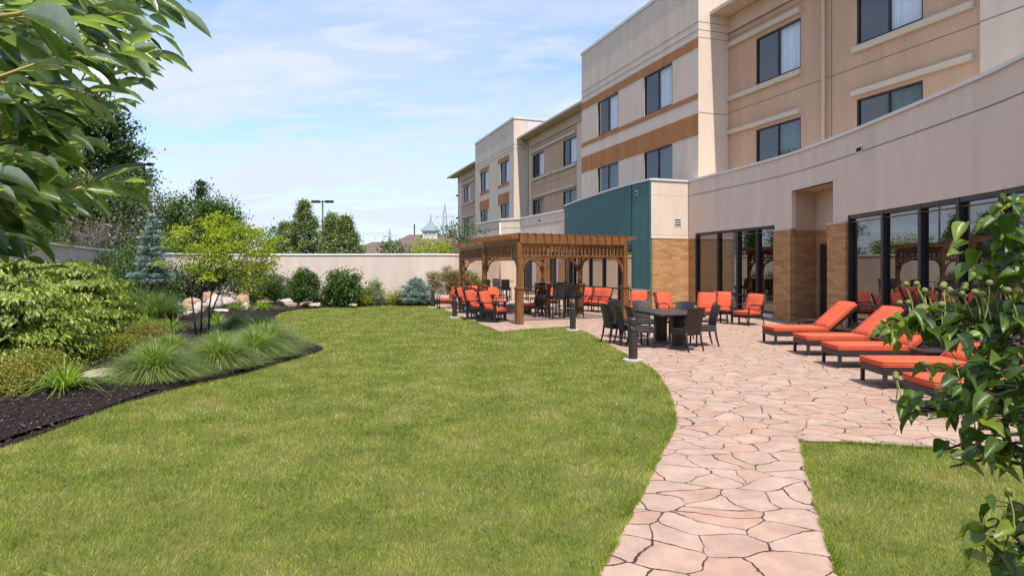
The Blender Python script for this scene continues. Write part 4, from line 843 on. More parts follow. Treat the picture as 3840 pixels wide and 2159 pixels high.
# ---- bar stools and bar tables
def make_stool():
    t = thing('bar_stool', 'x', 'bar stool')
    m = MB(); m.bx(-.21, .21, -.22, .19, .72, .78); m.build('seat', M_WICK, t, bevel=.012)
    m = MB(); m.bx(-.205, .205, -.215, .19, .64, .72); m.build('seat_apron', M_WICK, t, bevel=.01)
    m = MB(); m.box((0, .225, .96), (.42, .035, .44), M=RX(R(-8))); m.build('backrest', M_WICK, t, bevel=.012)
    for sx in (-1, 1):
        for sy, y0 in ((-1, -.205), (1, .19)):
            m = MB(); m.beam((sx * .19, y0, .66), (sx * .20, y0 * 1.08, 0), .036, .036, (0, 1, 0)); m.build('leg', M_BLACK, t)
    m = MB(); m.bx(-.19, .19, -.235, -.205, .29, .33); m.build('footrest', M_STEEL, t, bevel=.004)
    m = MB(); m.bx(-.18, .18, .18, .205, .27, .30); m.bx(-.2, -.175, -.2, .19, .27, .30); m.bx(.175, .2, -.2, .19, .27, .30); m.build('stretcher', M_BLACK, t)
    return t
bs = make_stool(); bu = []; gs = 'dark high stools round the bar tables'
for X, Y, a, lb in ((1.08, 21.9, -112, 'dark bar stool on the left end of the nearer bar table'), (1.52, 21.35, -165, 'dark bar stool in front of the nearer bar table, its back to the lawn'), (2.30, 21.9, -95, 'dark bar stool at the right of the nearer bar table, by the far-right bollard'),
                    (1.10, 23.35, 10, 'dark bar stool behind the nearer bar table, left one'), (1.85, 23.4, -12, 'dark bar stool behind the nearer bar table, right one'), (2.02, 21.7, 170, 'dark bar stool tucked under the right half of the nearer bar table'),
                    (-1.25, 30.6, 175, 'left dark bar stool on the near side of the far bar table'), (-.28, 30.6, 170, 'right dark bar stool on the near side of the far bar table'), (-.78, 33.0, 12, 'dark bar stool beyond the far bar table'), (.52, 29.4, 100, 'dark bar stool seen just right of the corner post, beyond the fire pit')): put(bs, bu, X, Y, a, lb, gs)
def bar_table(label, X, Y, deg, L2=1.75):
    t = thing('bar_table', label, 'bar table', (X, Y, .012), R(deg), 'high bar tables under the pergolas')
    m = MB(); m.bx(-L2 / 2, L2 / 2, -.38, .38, 1.035, 1.065); m.build('tabletop', M_TOP, t, bevel=.008)
    for x in (-L2 * .28, L2 * .28):
        m = MB(); m.lathe((x, 0, 0), [(.05, .05), (.045, .1), (.04, 1.0), (.12, 1.034)], 12); m.build('pedestal', M_BLACK, t, smooth=True)
        m = MB()
        for q in range(4): a = math.pi / 4 + q * math.pi / 2; m.tube([(x, 0, .09), (x + .18 * math.cos(a), .18 * math.sin(a), .06), (x + .34 * math.cos(a), .34 * math.sin(a), .015)], [.035, .025, .016], 8)
        m.build('base_foot', M_STEEL, t, smooth=True)
bar_table('nearer high bar table with two steel star bases under the nearer pergola', 1.55, 22.45, 12)
bar_table('farther high bar table, glimpsed between the pergola posts against the pale wall', -.72, 31.9, 2, 1.6)

# ---- fire pit
t = thing('fire_pit', 'low round stone fire pit with a pale capstone beside the corner post', 'fire pit', (.15, 24.1, .012))
def stone_ring():
    m = MB()
    for row in range(3):
        for i in range(16):
            a0 = (i + row * .5) * math.pi / 8; a1 = a0 + math.pi / 8 * .95; r0, r1_ = .42, .60 + rng.uniform(-.012, .012); z0, z1 = row * .115, row * .115 + .109
            vs = [(r * math.cos(a), r * math.sin(a), z) for z in (z0, z1) for r in (r0, r1_) for a in (a0, a1)]
            m.add(vs, [(0, 1, 3, 2), (4, 6, 7, 5), (0, 4, 5, 1), (2, 3, 7, 6), (0, 2, 6, 4), (1, 5, 7, 3)])
    return m
stone_ring().build('stone_ring', mat('stone_tan', (.30, .22, .15), rough=.9, var=.45, scale=7, bump=.5, bscale=25), t)
m = MB(); n = 40; vs = []; fs = []
for i in range(n):
    a = 2 * math.pi * i / n
    for r, z in ((.40, .346), (.66, .346), (.66, .40), (.40, .40)): vs.append((r * math.cos(a), r * math.sin(a), z))
for i in range(n):
    for j in range(4): fs.append((i * 4 + j, i * 4 + (j + 1) % 4, ((i + 1) % n) * 4 + (j + 1) % 4, ((i + 1) % n) * 4 + j))
m.add(vs, fs); m.build('capstone', M_CAPS, t)
m = MB(); m.lathe((0, 0, .2), [(.41, 0), (.41, .02)], 24); m.build('burner_bed', M_DARK, t)

# ---- sun loungers (foot end at the origin, head towards +X)
def make_lounger():
    t = thing('sun_lounger', 'x', 'sun lounger'); W2 = .35
    m = MB(); m.bx(.0, 1.95, -W2, -W2 + .045, .20, .30); m.bx(.0, 1.95, W2 - .045, W2, .20, .30); m.bx(0, .045, -W2 + .045, W2 - .045, .20, .30); m.bx(1.905, 1.95, -W2 + .045, W2 - .045, .20, .30); m.bx(.045, 1.2, -W2 + .045, W2 - .045, .27, .296); m.build('frame', M_WICK, t, bevel=.006)
    for x in (.03, 1.90):
        for y in (-W2 + .03, W2 - .03):
            m = MB(); m.box((x, y, .106), (.05, .05, .188)); l_ = m.build('leg', M_WICK, t, bevel=.005)
            m = MB(); m.box((x, y, .006), (.045, .045, .012)); m.build('foot_glide', M_SILL, l_)
    cushion('seat_cushion', t, .60, 0, .352, 1.26, .70, .105)
    th = R(42); c = Vector((1.19 + .40 * math.cos(th), 0, .375 + .40 * math.sin(th))); cushion('back_cushion', t, c.x, c.y, c.z, .86, .70, .105, M=RY(-th))
    m = MB(); m.box((c.x + .052, 0, c.z - .075), (.84, .66, .03), M=RY(-th)); m.build('back_panel', M_WICK, t)
    for y in (-.26, .26):
        m = MB(); m.beam((c.x + .22, y, c.z + .10), (1.82, y, .29), .022, .022); m.build('back_support', M_BLACK, t)
    return t
lg = make_lounger(); lu = []; gl = 'coral sun loungers in a row beside the glazed wing'
LG = [(5.80, 14.12, 0, 'coral sun lounger furthest from the camera, beside the brown brick pier'), (5.72, 12.40, -3, 'coral sun lounger second from the brick pier'), (5.55, 10.90, -4, 'coral sun lounger in the middle of the row, its backrest behind the dogwood fruit'),
      (5.21, 9.05, -4, 'coral sun lounger second nearest the camera, crossed by dogwood leaves'), (4.90, 7.52, -4, 'coral sun lounger nearest the camera, mostly behind the dogwood leaves')]
for X, Y, a, lb in LG: put(lg, lu, X, Y, a, lb, gl)
def make_side():
    t = thing('side_table', 'x', 'side table'); m = MB(); m.bx(-.24, .24, -.24, .24, .37, .40); m.build('tabletop', M_TOP, t, bevel=.005)
    m = MB(); m.bx(-.22, .22, -.22, .22, .31, .3695); m.build('apron', M_WICK, t)
    for sx in (-1, 1):
        for sy in (-1, 1): m = MB(); m.box((sx * .2, sy * .2, .155), (.04, .04, .31)); m.build('leg', M_WICK, t)
    return t
st = make_side(); su = []; gt = 'low square side tables between the seats'
for X, Y, a, lb in ((7.60, 15.9, 0, 'low dark side table left of the furthest lounger, in front of the dark doorway'), (7.30, 13.28, 0, 'low dark side table between the two furthest loungers'), (7.0, 11.6, -3, 'low dark side table between the second and the middle lounger'), (6.7, 9.95, -4, 'low dark side table behind the dogwood leaves, nearest the camera'),
                    (6.75, 19.35, 10, 'low dark side table among the armchairs by the left window bay'), (5.42, 20.6, 25, 'low dark side table between the armchairs under the louvre vent')): put(st, su, X, Y, a, lb, gt)

# ---- bollard lights
def make_bollard():
    t = thing('bollard_light', 'x', 'bollard light'); m = MB(); m.lathe((0, 0, 0), [(.19, 0), (.19, .04), (.18, .05), (.0, .05)], 24); m.build('concrete_footing', M_CONC, t)
    m = MB(); m.lathe((0, 0, .05), [(.083, 0), (.083, .50)], 24); m.build('column', M_BRONZE, t, smooth=False)
    m = MB(); m.lathe((0, 0, .551), [(.045, 0), (.045, .14)], 16); m.build('reflector', M_STEEL, t, smooth=True)
    for i in range(3):
        m = MB(); m.lathe((0, 0, .575 + i * .036), [(.080, 0), (.050, .012), (.0, .012)], 24); m.build('louvre', M_STEEL, t)
    m = MB()
    for q in range(3): a = R(25 + 120 * q); m.box((.072 * math.cos(a), .072 * math.sin(a), .621), (.02, .014, .14), rz=a)
    m.build('strut', M_BRONZE, t)
    m = MB(); m.lathe((0, 0, .691), [(.084, 0), (.084, .085), (.072, .105), (.0, .112)], 24); m.build('cap', M_BRONZE, t)
    return t
bl = make_bollard(); lu2 = []; gb = 'bronze bollard lights along the lawn edge'
for u, v, lb in ((2374, 1354, 'bronze bollard light nearest the camera, at the corner of the lawn by the dining table'), (2148, 1240, 'bronze bollard light at the patio corner between pergola and lawn, second nearest'), (1705, 1192, 'bronze bollard light left of the second pergola post, third nearest'), (1623, 1154, 'smallest, farthest bronze bollard light in front of the olive maple')):
    X, Y = G(u, v); put(bl, lu2, X, Y, 0, lb, gb, z=.0)

# ------------------------------------------------------------------ things beyond the wall
def lamp_post(label, X, Y, h, arms, col=M_FRAME, hd=.7, pr=.09):
    t = thing('parking_lamp', label, 'lamp post', (X, Y, 0)); m = MB(); m.tube([(0, 0, 0), (0, 0, h)], [pr, pr * .75], 10); m.build('pole', col, t, smooth=True)
    for s in arms:
        m = MB(); m.bx(min(s * .06, s * .25), max(s * .06, s * .25), -.04, .04, h - .16, h - .08); m.build('arm', col, t)
        m = MB(); m.bx(min(s * .25, s * (.25 + hd)), max(s * .25, s * (.25 + hd)), -.2, .2, h - .22, h); m.build('lamp_head', col, t, bevel=.03)
    return t
lamp_post('tall black parking lamp with two flat heads behind the white-flecked trees', -17.6, 58, 8.05, (-1, 1), hd=.75)
lamp_post('brown parking lamp with one head poking over the yellow-green tree', -32.5, 70, 8.55, (1,), mat('lamp_brown', (.16, .07, .05), .5), .95)
lamp_post('tall dark parking lamp with two heads beside the big tree on the left', -27.1, 46, 9.5, (-1, 1), hd=.35)
lamp_post('small pale distant parking lamp right of the white-flecked trees', -34.5, 140, 8.2, (-1, 1), mat('lamp_grey', (.25, .25, .26), .5), .9, .12)
def pylon(label, X, Y, h, aw, r):
    t = thing('power_pylon', label, 'pylon', (X, Y, 0)); Mp = mat('galvanised', (.36, .40, .44), rough=.6); m = MB(); zs = [0, .3, .55, .7, .84, .93, 1.0]; wd = [.075, .05, .033, .028, .022, .012, .002]
    for i in range(len(zs) - 1):
        for sx, sy in ((-1, -1), (1, -1), (1, 1), (-1, 1)):
            nx_, ny_ = (sx, -sy) if sx == sy else (-sx, sy); a, b = Vector((sx * wd[i] * h, sy * wd[i] * h, zs[i] * h)), Vector((sx * wd[i + 1] * h, sy * wd[i + 1] * h, zs[i + 1] * h)); m.beam(a, b, r, r)
            m.beam(a, Vector((nx_ * wd[i + 1] * h, ny_ * wd[i + 1] * h, zs[i + 1] * h)), r * .6, r * .6); m.beam(b, Vector((nx_ * wd[i + 1] * h, ny_ * wd[i + 1] * h, zs[i + 1] * h)), r * .6, r * .6)
    m.build('lattice_tower', Mp, t)
    for z, w_ in ((.61, aw * 1.15), (.8, aw)):
        m = MB(); m.beam((-w_, 0, z * h), (w_, 0, z * h), r, r)
        for s in (-1, 1): m.beam((s * w_, 0, z * h), (s * .02 * h, 0, (z + .05) * h), r * .8, r * .8); m.beam((s * w_, 0, z * h), (s * w_, 0, z * h - .055 * h), r, r)
        m.build('crossarm', Mp, t)
pylon('large pale lattice power pylon on the horizon beside the hotel', -53.8, 500, 54, 7.2, .38)
pylon('small faint lattice power pylon left of the green-roofed cupola', -137, 700, 47, 7.5, .42)
# far house with a copper-green cupola
t = thing('distant_house', 'low brown-roofed building with a white cupola under a green copper roof', 'house', (-14.0, 110, 0))
def hip(m, x0, x1, y0, y1, z0, z1, r0, r1_):
    ym = (y0 + y1) / 2; m.add([(x0, y0, z0), (x1, y0, z0), (x1, y1, z0), (x0, y1, z0), (r0, ym, z1), (r1_, ym, z1)], [(0, 1, 5, 4), (1, 2, 5), (2, 3, 4, 5), (3, 0, 4)])
m = MB(); hip(m, -11.5, 12, -7, 7, 3.3, 7.75, -4.1, 4); m.build('roof', M_ROOF, t)
m = MB(); hip(m, -16.2, -4, -9, 3, 3.2, 6.35, -10.0, -5); m.build('wing_roof', M_ROOF, t)
m = MB(); m.bx(-11, 11.4, -6.4, 6.4, 0, 3.3); m.bx(-15.6, -10.9, -8.4, 2.4, 0, 3.2); m.build('wall', M_TAN2, t)
c = MB(); c.bx(-1.65, 1.0, -1.3, 1.3, 6.6, 8.35); cu = c.build('cupola', M_SILL, t)
c = MB(); c.bx(-1.95, 1.30, -1.6, 1.6, 8.35, 8.5); c.build('cupola_cornice', M_SILL, cu)
c = MB(); q = [(1.62, 8.5), (1.15, 8.9), (.62, 9.5), (.28, 10.0), (.1, 10.4), (.05, 11.3)]; vs = []
for r, z in q: vs += [(-.32 - r, -r, z), (-.32 + r, -r, z), (-.32 + r, r, z), (-.32 - r, r, z)]
c.add(vs, [(i * 4 + j, i * 4 + (j + 1) % 4, i * 4 + 4 + (j + 1) % 4, i * 4 + 4 + j) for i in range(len(q) - 1) for j in range(4)]); c.build('cupola_roof', mat('copper_patina', (.18, .27, .26), .6, var=.2, scale=1), cu)
for x in (-1.25, -.55, .15): c = MB(); c.bx(x, x + .5, -1.33, -1.302, 7.5, 8.15); c.build('louvre', mat('lou_grey', (.3, .3, .3), .7), cu)
m = MB(); m.tube([(-3.2, 0, 7), (-3.2, 0, 9.6)], .12, 6); m.build('chimney_pipe', M_FRAME, t)
# ------------------------------------------------------------------ plants
M_BARK = mat('bark_brown', (.10, .075, .06), rough=.95, var=.4, scale=14, bump=.6, bscale=40, stretch=(1, 1, .3)); M_BARKD = mat('bark_dark', (.045, .036, .032), rough=.95, var=.3, scale=20, bump=.5, bscale=50)
L_DARK = leafmat('leaf_dark', (.025, .050, .014), (.06, .105, .026), (.13, .18, .055), trans=.25)
L_MID = leafmat('leaf_mid', (.035, .070, .014), (.075, .130, .024), (.13, .20, .045), trans=.28)
L_OLIVE = leafmat('leaf_olive', (.05, .07, .025), (.115, .135, .05), (.24, .25, .12), trans=.22)
L_YEL = leafmat('leaf_yellow_green', (.11, .16, .010), (.28, .31, .020), (.46, .44, .05), trans=.42)
L_VIB = leafmat('leaf_viburnum', (.045, .085, .008), (.18, .24, .022), (.44, .45, .085), trans=.26)
L_GOLD = leafmat('leaf_gold', (.12, .16, .02), (.25, .25, .035), (.38, .20, .06), trans=.3)
L_MAPLE = leafmat('leaf_maple', (.10, .09, .02), (.18, .15, .035), (.26, .16, .05), trans=.3)
L_BLUE = leafmat('needle_blue', (.12, .19, .16), (.27, .37, .34), (.48, .58, .54), trans=.08, rough=.6)
L_GRASS = leafmat('ornamental_grass', (.07, .115, .015), (.19, .26, .055), (.44, .48, .21), trans=.34)
L_GRASSD = leafmat('ornamental_grass_dark', (.05, .085, .018), (.11, .17, .04), (.24, .30, .11), trans=.3)
L_LILY = leafmat('daylily_leaf', (.10, .17, .015), (.22, .31, .035), (.36, .42, .09), trans=.35)
L_WHITE = leafmat('flower_white', (.42, .44, .30), (.62, .62, .48), trans=.2, tcol=(1, 1, 1)); L_PALE = leafmat('leaf_pale', (.10, .15, .04), (.19, .24, .08), (.33, .36, .18), trans=.25)
L_RED = leafmat('leaf_red', (.10, .13, .02), (.20, .17, .035), (.36, .12, .04), trans=.3)

def clumps(c, rad, n, shape='ball', seed=0, shell=.55):
    r = np.random.default_rng(seed); out = []
    c = np.array(c); rad = np.array(rad)
    if shape == 'cone':
        t = r.random(n) ** 1.35; a = r.uniform(0, 2 * np.pi, n); rr = (1 - t) ** 1.15 * r.uniform(shell, 1.05, n)
        return np.stack([c[0] + rad[0] * rr * np.cos(a), c[1] + rad[1] * rr * np.sin(a), c[2] - rad[2] + 2 * rad[2] * t], 1)
    d = norm(r.normal(0, 1, (n, 3))); lump = 1 + .16 * np.sin(d[:, 0] * 4 + seed) * np.sin(d[:, 1] * 5 + seed * 2) + .10 * np.sin(d[:, 2] * 7 + seed)
    return c + d * rad * (r.uniform(shell ** 3, 1, n) ** (1 / 3) * lump)[:, None]
def foliage(name, cl, rc, per, leaf, m, parent, center, seed=0, tpl=DIAMOND, wr=.55, droop=.2, flat=.7):
    r = np.random.default_rng(seed + 99); n = len(cl) * per; base = np.repeat(cl, per, 0); off = r.normal(0, .5, (n, 3)) * rc; off[:, 2] *= flat
    p = base + off; out = norm(p - np.array(center)); d = out * .8 + r.normal(0, .55, (n, 3)); d[:, 2] -= droop
    nr = r.normal(0, .5, (n, 3)) + out * .45; nr[:, 2] += .75; ln = r.uniform(.65, 1.3, n) * leaf
    rnd = np.clip(np.repeat(r.random(len(cl)), per) * .45 + r.random(n) * .6, 0, 1)
    return stamp(name, tpl[0], tpl[1], p, d, nr, ln, ln * wr, m, parent, rnd)
def trunk_limbs(parent, base, cl, r0, m, seed=0, nl=14, stems=1, fork=.35, spread=.2):
    r = random.Random(seed); base = Vector((0, 0, 0)); top = Vector(cl.mean(0)); 
    for s_ in range(stems):
        b = base + Vector((r.uniform(-1, 1), r.uniform(-1, 1), 0)) * (spread * .3 if stems > 1 else 0); tp = top + Vector((r.uniform(-1, 1), r.uniform(-1, 1), 0)) * spread * (2 if stems > 1 else .3); tp.z = top.z
        pts = [b]; k_ = 5
        for i in range(1, k_ + 1): pts.append(b.lerp(tp, i / k_) + Vector((r.uniform(-1, 1), r.uniform(-1, 1), 0)) * r0 * .8)
        mb = MB(); mb.tube(pts, [r0 * (1 - .75 * i / k_) for i in range(k_ + 1)], 7); mb.build('trunk', m, parent, smooth=True)
        idx = list(range(len(cl))); r.shuffle(idx); mb = MB()
        for q in idx[:nl]:
            e = Vector(cl[q]); f = fork + r.random() * (1 - fork) * .7; st_ = b.lerp(tp, f); md = st_.lerp(e, .5) + Vector((r.uniform(-1, 1), r.uniform(-1, 1), r.uniform(0, 1))) * (e - st_).length * .12
            mb.tube([st_, md, e], [r0 * .38, r0 * .22, r0 * .08], 5, cap=False)
        mb.build('limbs', m, parent, smooth=True)
def tree(name, label, cat, X, Y, h, rad, m, n=60, rc=.8, per=120, leaf=.22, shape='ball', seed=1, z0=None, trunk=.16, mt=None, group=None, zb=0.0, flat=.7, droop=.2, wr=.55, flowers=0, shell=.45, stems=1, nl=14, tpl=DIAMOND, spread=.2):
    t = thing(name, label, cat, (X, Y, zb), 0, group); rz_ = rad[2]; zc = h - rz_; c = (0, 0, zc)
    cl = clumps(c, rad, n, shape, seed, shell); foliage('crown', cl, rc, per, leaf, m, t, (0, 0, zc - rz_ * .3), seed, flat=flat, droop=droop, wr=wr, tpl=tpl)
    if trunk: trunk_limbs(t, (0, 0, 0), cl, trunk, mt or M_BARK, seed, nl, stems, spread=spread)
    if flowers:
        r = np.random.default_rng(seed + 5); q = cl[r.integers(0, len(cl), flowers)] + r.normal(0, .42, (flowers, 3)) * rc; out = norm(q - np.array(c)); q = q + out * rc * .35 + np.array([0, 0, .05])
        o = stamp('blossom', DIAMOND[0], DIAMOND[1], q, r.normal(0, 1, (flowers, 3)) * (1, 1, .3), out + (0, 0, 1.2), r.uniform(.7, 1.2, flowers) * leaf * .9, leaf * .8, L_WHITE, t); o['kind'] = 'stuff'
    return t
gT = 'trees growing beyond the garden wall'
tree('shade_tree', 'tallest dark green tree beyond the wall, behind the near branch on the left', 'tree', -29.4, 43, 13.6, (3.6, 3.2, 5.4), L_DARK, 170, 1.15, 190, .28, seed=3, group=gT, trunk=.3, flat=.4, shell=.5, flowers=500)
tree('shade_tree', 'broad dark tree beyond the wall at the far left picture edge', 'tree', -38.5, 46, 14.5, (5, 4, 6.3), L_DARK, 90, 1.7, 120, .34, seed=4, group=gT, trunk=.3)
tree('shade_tree', 'pale olive bushy tree under the tall dark tree, behind the blue spruce', 'tree', -25.8, 39.5, 8.1, (3.4, 2.2, 3.4), L_OLIVE, 120, 1.1, 140, .20, seed=5, group=gT)
tree('shade_tree', 'dull olive tree at the left beyond the wall, under the near leaves', 'tree', -31.5, 38, 7.2, (4, 2.5, 3.3), L_OLIVE, 130, 1.2, 130, .22, seed=6, group=gT)
tree('shade_tree', 'fresh green rounded tree beyond the wall between the blue spruce and the spruce tip', 'tree', -24.6, 48, 7.2, (2.9, 2.4, 3.4), L_MID, 130, 1.0, 150, .22, seed=7, group=gT)
tree('shade_tree', 'deep green tree beyond the wall just left of the brown parking lamp', 'tree', -21.6, 46, 6.4, (1.9, 1.9, 2.6), L_MID, 100, .9, 150, .20, seed=8, group=gT, flowers=0)
tree('spruce', 'thin spruce tip rising above the trees left of the brown parking lamp', 'spruce', -23.4, 47, 8.2, (.85, .85, 2.6), L_DARK, 40, .42, 70, .17, shape='cone', seed=9, group=gT, trunk=.10, flat=.3, shell=.2)
tree('shade_tree', 'small green tree beyond the wall between the yellow-green tree and the white-flecked trees', 'tree', -22.6, 60, 5.7, (1.7, 1.5, 2.2), L_MID, 40, .8, 100, .22, seed=10, group=gT)
gF = 'white-flecked trees beyond the garden wall'
for X, Y, h, rx, lb, sd in ((-16.0, 48, 6.15, 1.7, 'tallest white-flecked tree, left of the black two-headed parking lamp', 11), (-14.0, 48.5, 5.2, 1.5, 'white-flecked tree directly under the black parking lamp', 12), (-12.7, 47.5, 4.9, 1.45, 'smallest white-flecked tree, right of the black parking lamp', 13), (-17.8, 49, 4.5, 1.7, 'low bushy white-flecked tree left of the tallest one', 14)):
    tree('flowering_tree', lb, 'tree', X, Y, h + .55, (rx * 2.5, 2.2, h * .52), L_PALE, 240, .42, 110, .17, shape='cone', seed=sd, group=gF, flowers=1700, trunk=.12, shell=.2)
gS = 'shrubs showing over the far wall'
for X, Y, h, rx, m, lb, sd, gp in ((-7.3, 38.5, 3.45, 1.0, L_MID, 'bright green shrub top over the wall in front of the brown roof', 21, gS), (-5.2, 39.5, 3.6, 1.3, L_YEL, 'light green shrub top over the wall, left of the tall one by the hotel', 22, gS), (-3.5, 42.5, 5.0, 1.25, L_MID, 'taller light green young tree against the far end of the hotel', 23, gS), (-19.0, 60, 4.1, 2.2, L_MID, 'low dark green shrub beyond the wall left of the white-flecked trees', 24, gS),
                              (-22.6, 37, 4.3, 2.3, L_OLIVE, 'low olive shrub over the wall behind the blue spruce', 25, gS), (-26.5, 34.8, 4.2, 2.4, L_MID, 'green shrub over the sloping wall, behind the near leaves', 26, gS), (-20.0, 36.5, 3.9, 1.5, L_MID, 'green shrub over the wall, left of the yellow-green tree', 27, gS)):
    tree('wall_shrub', lb, 'shrub', X, Y, h, (rx, 1.1, h * .42), m, 46, .6, 100, .15, seed=sd, group=gp, trunk=.06, shell=.3)
# bare grey twiggy bush
def twiggy(label, X, Y, h, w_, seed):
    t = thing('bare_shrub', label, 'shrub', (X, Y, 0)); r = random.Random(seed); mb = MB()
    for i in range(60):
        a = r.uniform(0, 6.28); l = h * r.uniform(.6, 1); lean = r.uniform(.1, .8); p = Vector((0, 0, h * .25)); pts = [p]
        for j in range(5): p = p + Vector((math.cos(a) * lean * w_ / h, math.sin(a) * lean * w_ / h, r.uniform(.5, 1.0))) * l / 6 + Vector((r.uniform(-1, 1), r.uniform(-1, 1), 0)) * .09; pts.append(p)
        mb.tube(pts, [.035, .03, .024, .018, .012, .006], 4, cap=False)
        for q in range(3):
            s_ = pts[2 + q % 3]; mb.tube([s_, s_ + Vector((r.uniform(-1, 1), r.uniform(-1, 1), r.uniform(.2, 1))) * .7], [.014, .005], 3, cap=False)
    mb.build('twigs', mat('twig_grey', (.22, .18, .16), .9), t, smooth=True)
twiggy('bare grey twiggy shrub among the green trees beyond the wall', -24.2, 36.5, 5.6, 2.6, 2); twiggy('second bare grey shrub, left of the dark parking lamp pole', -25.9, 37.2, 4.9, 2.0, 5)
def far_line():
    cl = np.stack([rng.uniform(-330, 60, 260), rng.uniform(230, 320, 260), rng.uniform(1.5, 9.5, 260) * rng.uniform(.6, 1, 260)], 1)
    o = foliage('distant_woods', cl, 6, 60, 1.3, L_DARK, None, (0, 200, 0), 50); tag(o, 'low far-off line of green woods on the horizon', 'woods', kind='stuff')
far_line()

# --- ornamental grasses
def blades_obj(name, n, br, L0, spread, wd, m, parent, seed, droop=.55, segs=5, up0=.25):
    r = np.random.default_rng(seed); a = r.uniform(0, 2 * np.pi, n); q = r.random(n) ** .6; e = np.pi / 2 - q * spread; e += r.normal(0, .06, n); L1 = L0 * r.uniform(.6, 1.12, n); bx_ = br * q * np.cos(a); by_ = br * q * np.sin(a); V = []
    tw = r.uniform(-.4, .4, n); ah = a + tw; px, py = -np.sin(ah), np.cos(ah); dr = droop * (.5 + q) * r.uniform(.7, 1.3, n)
    for i in range(segs + 1):
        t = i / segs; hh = L1 * (np.cos(e) * t + dr * .55 * t * t); zz = L1 * (np.sin(e) * t - dr * t * t * t * .75); w_ = wd * (1 - t ** 1.6) * .5 + .0006
        x = bx_ + np.cos(ah) * hh; y = by_ + np.sin(ah) * hh; zz = np.maximum(zz, .01)
        V.append(np.stack([x - px * w_, y - py * w_, zz], 1)); V.append(np.stack([x + px * w_, y + py * w_, zz], 1))
    V = np.stack(V, 1); k_ = V.shape[1]; tf_ = np.array([(2 * i, 2 * i + 1, 2 * i + 3, 2 * i + 2) for i in range(segs)]); F = (np.arange(n)[:, None, None] * k_ + tf_[None]).reshape(-1, 4)
    return np_mesh(name, V.reshape(-1, 3), F, 4, m, parent, np.repeat(r.random(n), k_), smooth=True)
def grass_clump(label, X, Y, h, rr, m=None, n=1900, seed=1, group='soft ornamental grass mounds in the planting bed', name='ornamental_grass', cat='ornamental grass', wd=.006, droop=.50, spread=1.34):
    t = thing(name, label, cat, (X, Y, .10), 0, group); blades_obj('blades', n, rr * .34, h * 1.02, spread, wd, m or L_GRASS, t, seed, droop); return t
for i, (X, Y, h, r_, m, lb) in enumerate(((-5.45, 9.50, .64, .5, 0, 'largest front grass mound at the bed edge, nearest the camera'), (-4.98, 10.6, .60, .5, 0, 'front grass mound, second from the left along the bed edge'), (-4.86, 11.75, .60, .5, 0, 'front grass mound, third from the left along the bed edge'), (-5.0, 12.8, .64, .5, 0, 'front grass mound at the right, beside the bare tip of mulch'),
        (-6.15, 11.2, .58, .42, 0, 'grass mound tucked behind the largest front one'), (-5.75, 12.2, .52, .36, 0, 'grass mound just left of the thin tree stems'), (-5.45, 13.2, .58, .4, 0, 'pale grass mound right of the tree stems, behind the front row'),
        (-7.0, 16.0, .62, .45, 1, 'darker grass mound behind the tree stems, left one of the back row'), (-6.35, 15.6, .6, .45, 1, 'darker grass mound in the middle of the back row'), (-5.95, 15.0, .6, .45, 1, 'darkest grass mound at the right of the back row by the lawn'))):
    grass_clump(lb, X, Y, h, r_, L_GRASSD if m else L_GRASS, 4200 if Y < 13 else 2400, 30 + i, wd=.0085 if Y < 13 else .012)
gTG = 'tall grasses by the wall'
for i, (X, Y, h, lb) in enumerate(((-10.7, 19.0, 1.15, 'tall dark fountain grass at the foot of the blue spruce'), (-11.9, 20.0, 1.2, 'tall dark fountain grass left of the blue spruce stem'), (-11.3, 30.2, 1.35, 'tall wispy grass against the wall right of the yellow-green tree'), (-10.5, 30.6, 1.25, 'tall wispy grass against the wall, left of the upright shrub'))):
    grass_clump(lb, X, Y, h, .5, L_GRASSD, 1500, 60 + i, gTG, wd=.011, droop=.35, spread=.8)
gL = 'daylily clumps in the planting bed'
for i, (X, Y, h, lb) in enumerate(((-5.95, 8.3, .50, 'strappy yellow-green daylily clump nearest the camera, left of the flat stone'), (-9.3, 15.4, .5, 'daylily clump at the foot of the right arching shrub'), (-8.75, 16.1, .5, 'daylily clump just right of the arching shrub, behind the gold bush'), (-9.7, 16.6, .55, 'daylily clump nearest the tall dark grass'), (-8.2, 17.4, .5, 'daylily clump left of the thin tree stems'),
        (-10.6, 24.3, .55, 'yellow-flowering daylily clump by the pale boulder, left of the pair'), (-9.75, 24.4, .55, 'daylily clump right of the yellow-flowering one'), (-5.6, 13.9, .6, 'bright daylily leaves among the grass mounds by the lawn'))):
    t = thing('daylily', lb, 'daylily', (X, Y, .10), 0, gL); blades_obj('leaves', 150 if Y < 20 else 170, .09, h * 1.35, 1.05, .020, L_LILY, t, 80 + i, .75)
    if lb.startswith('yellow-flowering'):
        my = leafmat('lily_yellow', (.6, .5, .03), (.7, .6, .08)); rf = np.random.default_rng(9)
        for q in range(14):
            c = np.array([[rf.uniform(-.34, .34), rf.uniform(-.3, .3), rf.uniform(.46, .62)]]); ar = np.arange(6) * math.pi / 3; dd_ = np.stack([np.cos(ar), np.sin(ar), np.full(6, .7)], 1); stamp('flower', DIAMOND[0], DIAMOND[1], np.repeat(c, 6, 0), dd_, np.stack([-np.cos(ar), -np.sin(ar), np.full(6, 1.2)], 1), .07, .035, my, t)

